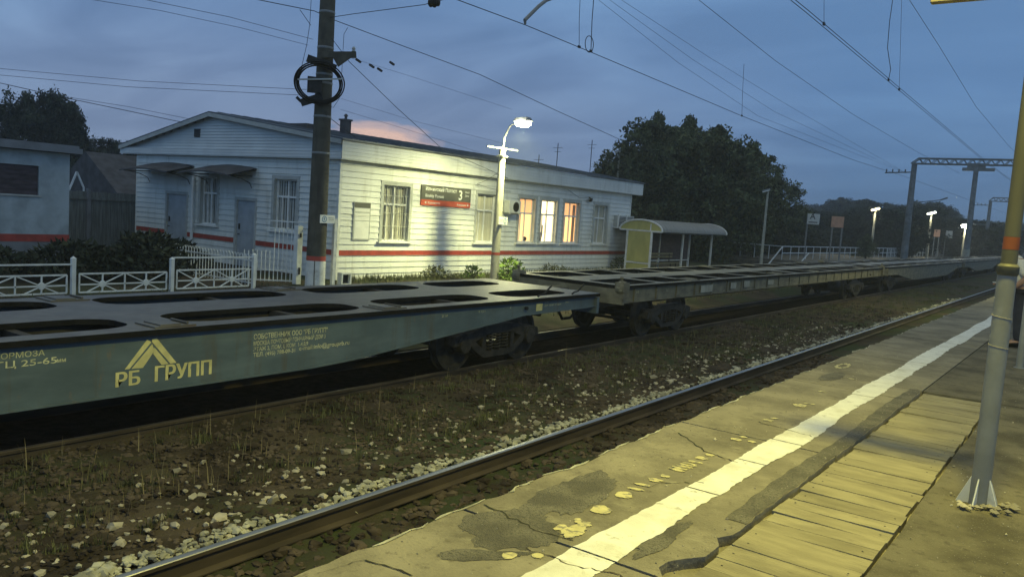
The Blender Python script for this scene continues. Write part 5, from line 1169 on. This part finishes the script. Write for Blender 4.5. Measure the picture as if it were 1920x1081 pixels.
# ---------------------------------------------------------------- gantries and poles
def gantry(lab, y, px, pyt, pxr, h_):
    a = onY(px, pyt, y); x0, zt_ = a[0], a[2]; x1 = onY(pxr, pyt, y)[0]; t = thing('catenary_gantry', lab, 'gantry', (x0, y, GZ), group='steel portals over the tracks')
    m = MB(); m.tube([(x0+.15, y, GZ), (x0+.15, y, zt_-h_)], [.28, .20], 10); m.tube([(x1, y, GZ), (x1, y, zt_-h_)], [.28, .20], 10); each(m, 'post', M['gantry'], t, smooth=True)
    m = MB()
    for yy_ in (y-.3, y+.3):
        m.bar((x0+.45, yy_, zt_), (x1+.3, yy_, zt_), .09); m.bar((x0-.05, yy_, zt_-h_), (x1+.3, yy_, zt_-h_), .09); m.bar((x0-.05, yy_, zt_-h_), (x0+.45, yy_, zt_), .08)
        n = int((x1-x0)/.6)
        for i in range(n):
            xa, xb = x0+.45+i*.6, x0+.75+i*.6; m.bar((xa, yy_, zt_), (xb, yy_, zt_-h_), .05); m.bar((xb, yy_, zt_-h_), (xa+.6, yy_, zt_), .05)
    m.build('truss_beam', M['gantry'], t); m = MB()
    m.bar((x0-1.9, y, zt_-1.15), (x0+.1, y, zt_-1.05), .09)
    for q in range(4): m.tube([(x0-1.8+q*.45, y, zt_-1.1), (x0-1.8+q*.45, y, zt_-.85)], .05, 6)
    m.bar((x0+.3, y, zt_-h_-3.0), (x0+2.2, y, zt_-h_-2.7), .06); m.bar((x0+2.2, y, zt_-h_-2.7), (x0+2.7, y, zt_-h_-2.5), .1); m.bar((x0-1.4, y, zt_-h_-3.2), (x0+.1, y, zt_-h_-3.3), .07); m.build('cross_arm', M['gantry'], t)
gantry('lattice steel portal over the tracks beyond the far platform signs', 69, 1712, 297, 2035, .40)
gantry('smaller steel portal far down the line', 128, 1856, 370, 2040, .5)
ms = onY(1831, 313, 92); t = thing('catenary_mast', 'distant dark mast with a wide cross arm under the first portal', 'mast', (ms[0], 92, GZ))
m = MB(); m.tube([(ms[0], 92, GZ), (ms[0], 92, ms[2])], [.30, .22], 10); m.build('shaft', M['gantry'], t, smooth=True); m = MB(); m.bar((ms[0]-1.2, 92, ms[2]-.25), (ms[0]+1.6, 92, ms[2]-.25), .35, .3); m.bar((ms[0]-.8, 92, ms[2]+.1), (ms[0]+.8, 92, ms[2]+.1), .3, .5); m.bar((ms[0]-.7, 92, ms[2]-5.6), (ms[0]+1.4, 92, ms[2]-5.6), .12); m.build('cross_arm', M['gantry'], t)
m = MB(); m.tube([(ms[0], 92, 0.9), (ms[0], 92, GZ+.05)], .32, 12); m.build('white_foot', M['pole_pale'], t)

# ---------------------------------------------------------------- overhead wires
def wire(lab, pts, r, sag=0.0, n=14, name='overhead_wire', cat='wire', group=None):
    out_ = []
    for i in range(len(pts)-1):
        a, b = Vector(pts[i]), Vector(pts[i+1])
        for q in range(n): t_ = q/n; p = a.lerp(b, t_); p.z -= sag*4*t_*(1-t_); out_.append(p)
    out_.append(Vector(pts[-1])); m = MB(); m.tube(out_, r*.72, 5)
    return tag(m.build(name, M['wire'], smooth=True), lab, cat, group)
cw = [(XN+.04, -25, 5.22), (XN, 14, 5.25), (XN, 40, 5.02), (XN, 69, 5.1), (XN, 128, 5.1)]
wire('contact wire over the near track, left strand of the close pair', [(x_-.02, y, z) for x_, y, z in cw], .0085)
wire('contact wire over the near track, right strand of the close pair', [(x_+.05, y, z) for x_, y, z in cw], .0085)
wire('messenger wire high over the near track, rightmost wire in the sky', [(XN, -25, 8.2)]+[onX(px, py, XN) for px, py in ((1705, 0), (1760, 85), (1830, 200), (1890, 272))]+[(XN, 69, 6.8)], .009)
wire('contact wire over the wagon track, passing right of the lamp glare', [(XW, -25, 5.2)]+[onX(px, py, XW) for px, py in ((858, 0), (985, 47), (1108, 98), (1390, 217), (1600, 300), (1700, 332))]+[(XW, 128, 5.2)], .011, n=4)
wire('messenger wire over the wagon track, middle of the right sky', [(XW, -10, 9)]+[onX(px, py, XW) for px, py in ((1310, 0), (1455, 115), (1600, 215), (1720, 285))]+[(XW, 69, 6.7)], .010, n=4)
for q, (px, lab) in enumerate(((1122, 'left of three thin power wires'), (1143, 'middle of three thin power wires'), (1165, 'right of three thin power wires'))):
    wire(lab, [onX(px, 0, -13), onX(px+150+q*6, 118-q*6, -13), onX(px+300+q*10, 218-q*8, -13), onX(1700, 325, -13)], .0075, name='power_wire')
def drop(lab, X, pts, r, clamp=True, loop=None):
    m = MB(); ps = [onX(px, py, X) for px, py in pts]; m.tube(ps, r, 5)
    e_ = ps[-1]; m.cbox((e_[0], e_[1], e_[2]), (.03, .08, .05))
    if loop:
        c_ = onX(*loop, X); m.tube([(X, c_[1]+.17*math.cos(t*.33), c_[2]+.17*math.sin(t*.33)) for t in range(20)], r, 5)
    return tag(m.build('dropper', M['wire'], smooth=True), lab, 'dropper')
drop('dropper with a round loop on the wagon track wire', XW, [(1116, -40), (1110, 40), (1108, 96)], .009, loop=(1105, 83))
drop('thin dropper left of the loop', XW, [(1090, -60), (1086, 40), (1086, 88)], .006)
drop('thin dropper above the big tree', XW, [(1395, 120), (1392, 180), (1391, 217)], .006)
drop('curved thick dropper over the near track', XN, [(1678, -30), (1668, 40), (1664, 90), (1670, 130), (1666, 150)], .008)
drop('faint straight dropper right of the curved one', XN, [(1692, -60), (1688, 100), (1686, 168)], .004)
drop('short dropper at the top of the near track wires', XN, [(1546, -40), (1545, 10), (1545, 45)], .004)
m = MB(); ps = [onX(px, py, XW) for px, py in ((985, 46), (984, 38), (1010, 12), (1024, 1), (1060, -12), (1150, -60))]; m.tube(ps, [.022, .035, .035, .035, .03, .03], 8)
tag(m.build('registration_arm', M['galv'], smooth=True), 'bent pale tube arm holding the wagon track wire at the top of the view', 'arm')
A_ = onY(605, 28, PY_-.3)
wire('thick wire through the dark mast towards the far trees', [onX(380, -22, -18.9), onX(500, 3, -18.9), onX(590, 21, -18.9), onX(622, 36, -18.9), onX(760, 88, -18.9), onX(900, 140, -18.9), onX(1040, 206, -18.9), onX(1172, 266, -18.9), onX(1300, 315, -18.9)], .016, n=4)
q = [onY(px, py, PY_-.1) for px, py in ((618, 33), (665, 26), (795, 9), (860, -8), (1000, -60))]
wire('cross span wire from the dark mast to the right', q, .014, n=3, name='span_wire')
m = MB(); c_ = onY(815, 5, PY_-.1); m.lathe([(.04, -.18), (.11, -.14), (.06, -.09), (.13, -.02), (.06, .04), (.11, .10), (.04, .16)], c_, 'x', 12); tag(m.build('insulator', M['dark'], smooth=True), 'dark ribbed insulator on the span wire at the top edge', 'insulator')
wire('stay cable hanging down the left side of the dark mast', [MP(*q_) for q_ in ((584, -10), (581, 45), (575, 85), (565, 128))], .011, n=4, name='mast_cable')
wire('short slanting cable at the top left of the dark mast', [MP(*q_) for q_ in ((562, 18), (583, 48))], .012, n=2, name='mast_cable')
wire('thin hanging loop of cable on the right of the dark mast', [MP(*q_) for q_ in ((652, 52), (645, 64), (643, 98), (640, 150), (636, 185), (625, 202), (612, 196))], .010, n=3, name='mast_cable')
wire('cable from the dark mast to the station eaves', [MP(622, 72), MP(655, 116), onX(745, 203, -18.9), onX(830, 280, -19.2), (BX+.3, 26.3, 2.9)], .013, n=6, name='mast_cable')
wire('cable from the dark mast to the station roof by the chimney', [MP(612, 216), onX(640, 238, -20.5), onX(668, 258, -20.5)], .016, n=4, name='mast_cable')
wire('thin wire crossing in front of the sign to the lamp post', [(BX+.1, 17.9, 1.15), (BX+.12, 20.3, 1.25), (BX+.12, 24.2, 1.62), (LXp-.15, LYp, 1.6)], .006, .08, name='mast_cable')
wire('cable from the lamp post to the wall above the sign', [(LXp-.13, LYp, 2.9), (BX+.1, 24.6, 2.55), (BX+.1, 26.8, 2.4)], .010, .05, name='mast_cable')
wire('sagging cable under the eaves by the camera', [(BX+.05, 31.2, 2.75), (BX+.1, 32.2, 2.42), (BX+.1, 33.2, 2.5)], .010, .0, name='mast_cable')
wire('upper of two thin wires in the left sky', [onX(150, -4, -19.6), onX(300, 20, -19.6), onX(450, 52, -19.6), onX(578, 85, -19.6)], .008, n=4, name='power_wire')
wire('thin wire meeting the dark mast top from the left', [onX(255, -4, -19.6), onX(430, 32, -19.6), onX(587, 74, -19.6)], .009, n=4, name='power_wire')
wire('upper of two long thin wires from the mast to the left edge', [onX(-30, 126, -27), onX(260, 152, -23.5), onX(575, 168, -19)], .009, n=6, name='power_wire')
wire('lower of two long thin wires from the mast to the left edge', [onX(-30, 138, -27), onX(240, 163, -23.5), onX(575, 179, -19)], .009, n=6, name='power_wire')
wire('dark cable from the left edge to the station gable', [onX(-30, 149, -32), onX(130, 185, -30), onY(350, 231, 17.6)], .016, n=6, name='power_wire')
wire('second cable close above it reaching the gable', [onX(120, 181, -30), onX(240, 200, -29), onY(365, 225, 17.6)], .010, n=6, name='power_wire')
wire('faint wire from the mast past the station roof, upper', [onX(640, 185, -19.5), onX(780, 228, -19.5), onX(940, 268, -19.5)], .006, n=6, name='power_wire')
wire('faint wire from the mast past the station roof, lower', [onX(638, 205, -19.5), onX(770, 245, -19.5), onX(900, 286, -19.5)], .006, n=6, name='power_wire')
wire('thin wire with dark clips right of the mast bracket', [onX(655, 108, -19.6), onX(760, 140, -19.6), onX(960, 205, -19.6)], .006, n=6, name='power_wire')
m = MB()
for px, py in ((672, 114), (697, 124), (712, 131), (735, 119)):
    p = onX(px, py, -19.6); m.bar((p[0], p[1]-.10, p[2]+.03), (p[0], p[1]+.10, p[2]-.03), .06)
tag(m.build('wire_clip', M['dark']), 'small dark clips on the thin wires right of the mast', 'clip')

# ---------------------------------------------------------------- trees and shrubs
def crown_mesh(name, seed, n, leaf, clumps, rad, squash=1.0, low=.12, spire=0):
    r_ = np.random.default_rng(seed); cs = []
    for i in range(clumps):
        z = low+(1-low)*r_.random()**.85; env = math.sin(math.pi*min(1, .18+.82*(1-z)))**.6*rad if not spire else rad*(1.02-z)**.8
        a = r_.uniform(0, 6.28); d = env*math.sqrt(r_.random())*.92; cs.append((d*math.cos(a), d*math.sin(a), z*.94, r_.uniform(.055, .125)*(1.15-.45*z)))
    C_ = np.array(cs); k = r_.integers(0, clumps, n)
    dirs = r_.normal(size=(n, 3)); dirs /= np.linalg.norm(dirs, axis=1)[:, None]
    rr = C_[k, 3]*(r_.random(n)**.45)*(1+.35*(r_.random(n) > .93)); P = C_[k, :3]+dirs*rr[:, None]*np.array([1, 1, .8])
    u = r_.normal(size=(n, 3)); u /= np.linalg.norm(u, axis=1)[:, None]; v = np.cross(u, r_.normal(size=(n, 3))); v /= np.linalg.norm(v, axis=1)[:, None]
    s = leaf*r_.uniform(.6, 1.5, n)[:, None]
    Q = np.stack([P-u*s, P+v*s*.55, P+u*s, P-v*s*.55], 1).reshape(-1, 3)
    me = bpy.data.meshes.new(name); me.from_pydata(Q.tolist(), [], np.arange(n*4).reshape(-1, 4).tolist()); return me
CM = [crown_mesh('crown', 1, 22000, .0135, 230, .44), crown_mesh('crown', 2, 22000, .0135, 210, .38, low=.06), crown_mesh('crown', 3, 22000, .0135, 250, .50, low=.04), crown_mesh('crown', 5, 14000, .0125, 170, .40, low=.10, spire=1)]
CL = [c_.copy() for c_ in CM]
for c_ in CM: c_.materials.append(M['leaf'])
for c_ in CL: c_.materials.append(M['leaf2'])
TM = []
for s_ in range(2):
    m = MB(); r_ = random.Random(s_); m.tube([(0, 0, -.02), (.006, .004, .3), (-.01, .01, .6), (0, 0, .85)], [.026, .02, .012, .004], 8)
    for q in range(9):
        z = .22+q*.065; a = r_.uniform(0, 6.28); l = .3*(1.05-z); m.tube([(0, 0, z), (l*.5*math.cos(a), l*.5*math.sin(a), z+.07), (l*math.cos(a), l*math.sin(a), z+.16)], [.010, .006, .002], 5)
    o = m.build('trunk', M['bark']); TM.append(o.data); bpy.data.objects.remove(o)
def tree(lab, x_, y, h, w, k, z0=GZ, dark=False, group='trees behind the shelter', name='tree', cat='tree'):
    t = thing(name, lab, cat, (x_, y, z0), random.uniform(0, 6.28), group, local=True); t.scale = (w, w, h)
    c_ = bpy.data.objects.new('crown', (CL if dark else CM)[k]); COL.objects.link(c_); c_.parent = t
    b = bpy.data.objects.new('trunk', TM[k % 2]); COL.objects.link(b); b.parent = t
def tree_at(lab, px, pyt, y, w, k, **a):
    p = onY(px, pyt, y); z0 = a.get('z0', GZ); tree(lab, p[0], y, (p[2]-z0)/1.02, w, k, **a)
for px, py, y, w, k, lab in ((1160, 292, 60, 7, 1, 'leftmost leafy tree of the clump, low behind the station roof end'), (1200, 262, 56, 8, 0, 'leafy tree on the left shoulder of the clump'), (1240, 216, 52, 8.5, 1, 'tall broad tree under the left peak of the clump above the shelter'),
        (1237, 196, 53, 6.5, 3, 'pointed tree making the highest left peak of the clump'), (1300, 222, 54, 9, 0, 'tall round tree right of the highest peak in the clump'), (1296, 203, 55, 7.5, 3, 'pointed crown of the second peak of the clump'), (1352, 246, 55, 8.5, 2, 'broad tree in the right half of the clump'), (1350, 228, 57, 7, 3, 'pointed crown rising over the broad tree in the clump'),
        (1404, 276, 62, 8, 0, 'round tree on the right shoulder of the clump beside the unlit lamp'), (1416, 254, 64, 6.5, 3, 'pointed crown over the right shoulder of the clump'), (1446, 328, 74, 8, 2, 'lower tree sloping down at the right end of the clump'), (1480, 385, 92, 9, 1, 'small tree at the right foot of the clump')):
    tree_at(lab, px, py, y, w, k)
for px, py, y, w in ((1230, 415, 54, 7), (1300, 400, 60, 8), (1380, 400, 68, 10), (1440, 415, 78, 11), (1500, 425, 95, 12)):
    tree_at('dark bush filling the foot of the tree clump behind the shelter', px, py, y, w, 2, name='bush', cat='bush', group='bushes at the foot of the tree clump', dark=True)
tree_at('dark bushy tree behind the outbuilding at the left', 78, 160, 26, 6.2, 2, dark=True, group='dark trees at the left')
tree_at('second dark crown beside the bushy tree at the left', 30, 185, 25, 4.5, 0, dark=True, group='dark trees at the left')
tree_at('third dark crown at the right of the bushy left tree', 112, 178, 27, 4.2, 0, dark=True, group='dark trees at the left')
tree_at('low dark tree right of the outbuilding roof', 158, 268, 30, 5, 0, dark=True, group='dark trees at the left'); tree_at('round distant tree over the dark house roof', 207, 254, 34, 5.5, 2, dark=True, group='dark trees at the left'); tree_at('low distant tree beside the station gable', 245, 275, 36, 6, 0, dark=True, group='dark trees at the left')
rt_ = random.Random(21)
for i in range(30):
    px = 1508+i*13+rt_.uniform(-6, 6); y = rt_.uniform(100, 230); top = {0: 388, 1: 380, 6: 372, 7: 366, 8: 384, 10: 385, 11: 372, 12: 388, 17: 380, 18: 372, 19: 384}.get(i, rt_.uniform(392, 408))+max(0, i-18)*1.6
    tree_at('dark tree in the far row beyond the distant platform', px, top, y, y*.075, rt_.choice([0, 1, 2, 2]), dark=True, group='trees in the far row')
for i in range(14):
    tree_at('dim tree closing the view where the tracks end', 1880+i*26+rt_.uniform(-8, 8), rt_.uniform(408, 424), rt_.uniform(380, 460), 34, rt_.choice([0, 1, 2]), dark=True, group='trees at the end of the line')
for i in range(16):
    tree('dark tree in the belt behind the station and its yard', -62-rt_.uniform(0, 22), 18+i*7.5, rt_.uniform(5.5, 7.0) if i > 2 else 4.2, 9, rt_.choice([0, 1, 2]), dark=True, group='trees in the belt behind the station')
tree_at('small yellowish lit tree under the first far lamp', 1628, 436, 84, 4.0, 3, z0=-.62, group='lit trees on the far platform'); 
def shrub(lab, x_, y, z, h, w, mt, n=420, leaf=.05, group=None, seed=0, name='shrub'):
    r_ = np.random.default_rng(seed); t = thing(name, lab, 'shrub', (x_, y, z), 0, group, local=True); Vv = []; Ff = []
    st_ = MB()
    for s_ in range(9):
        a = r_.uniform(0, 6.28); l = r_.uniform(.3, 1)*w/2; st_.tube([(0, 0, -.03), (l*.4*math.cos(a), l*.4*math.sin(a), h*.5), (l*math.cos(a), l*math.sin(a), h*r_.uniform(.7, 1))], [.012, .008, .003], 4)
    st_.build('stem', M['bark'], t)
    for i in range(n):
        a = r_.uniform(0, 6.28); zz = r_.random()**.7; d = w/2*math.sqrt(r_.random())*(.55+.6*math.sin(math.pi*min(1, zz*.9+.1))); p = np.array([d*math.cos(a), d*math.sin(a), zz*h*(1-.35*(d/(w/2))**2)])
        u = r_.normal(size=3); u[2] = abs(u[2])*.8; u /= np.linalg.norm(u); v = np.cross(u, r_.normal(size=3)); v /= np.linalg.norm(v); s_ = leaf*r_.uniform(.6, 1.6)
        k = len(Vv); Vv += [tuple(p), tuple(p+u*s_+v*s_*.4), tuple(p+u*s_*2.2), tuple(p+u*s_-v*s_*.4)]; Ff.append((k, k+1, k+2, k+3))
    me = bpy.data.meshes.new('leaves'); me.from_pydata(Vv, [], Ff); me.materials.append(mt); o = bpy.data.objects.new('leaves', me); COL.objects.link(o); o.parent = t
shrub('bright green weed lit up at the foot of the lamp post', -16.7, 22.95, GZ, .95, 1.1, M['leaf_bright'], 700, .06, seed=3, name='weed')
shrub('small green weed left of the lamp post foot', -18.2, 22.7, GZ, .55, .8, M['leaf_bright'], 300, .05, seed=4, name='weed')
shrub('low weed under the wall between sign and lamp post', -19.4, 22.0, GZ, .42, .9, M['grass'], 260, .05, seed=5, name='weed')
shrub('low dark weed at the far corner of the station front', -19.3, 36.0, GZ, .7, 1.4, M['leaf'], 420, .06, seed=6, name='weed')
shrub('low weed under the lit windows', -19.4, 30.0, GZ, .35, 2.0, M['grass'], 300, .05, seed=8, name='weed')
shrub('big leaved dark shrub behind the low fence panel', -21.5, 12.3, GZ, 1.25, 2.2, M['leaf2'], 1500, .10, seed=9)
shrub('dark shrub left of the big leaved one behind the fence', -22.2, 10.6, GZ, .95, 2.4, M['leaf2'], 1300, .09, seed=10)
shrub('dark undergrowth shrub before the outbuilding', -23.0, 8.4, GZ, .85, 2.8, M['leaf2'], 1500, .09, seed=11)
shrub('dark shrub behind the spiked railing by the gable', -24.2, 14.6, GZ, .9, 2.4, M['leaf2'], 1200, .09, seed=12)

# ---------------------------------------------------------------- haze volume added for glow round the lamps and lifted blacks
hz = MB(); hz.box(-520, 520, -320, 720, -2.7, 14.5)
hzm = bpy.data.materials.new('haze'); hzm.use_nodes = True; ht = hzm.node_tree; ht.nodes.clear()
ho_ = ht.nodes.new('ShaderNodeOutputMaterial'); hv = ht.nodes.new('ShaderNodeVolumePrincipled'); ht.links.new(hv.outputs[0], ho_.inputs['Volume'])
hv.inputs['Color'].default_value = (.80, .86, .92, 1); hv.inputs['Density'].default_value = 0.0013; hv.inputs['Anisotropy'].default_value = 0.3
tag(hz.build('haze', hzm), kind='stuff')
for o in list(bpy.data.objects):
    if '_o' in o: del o['_o']
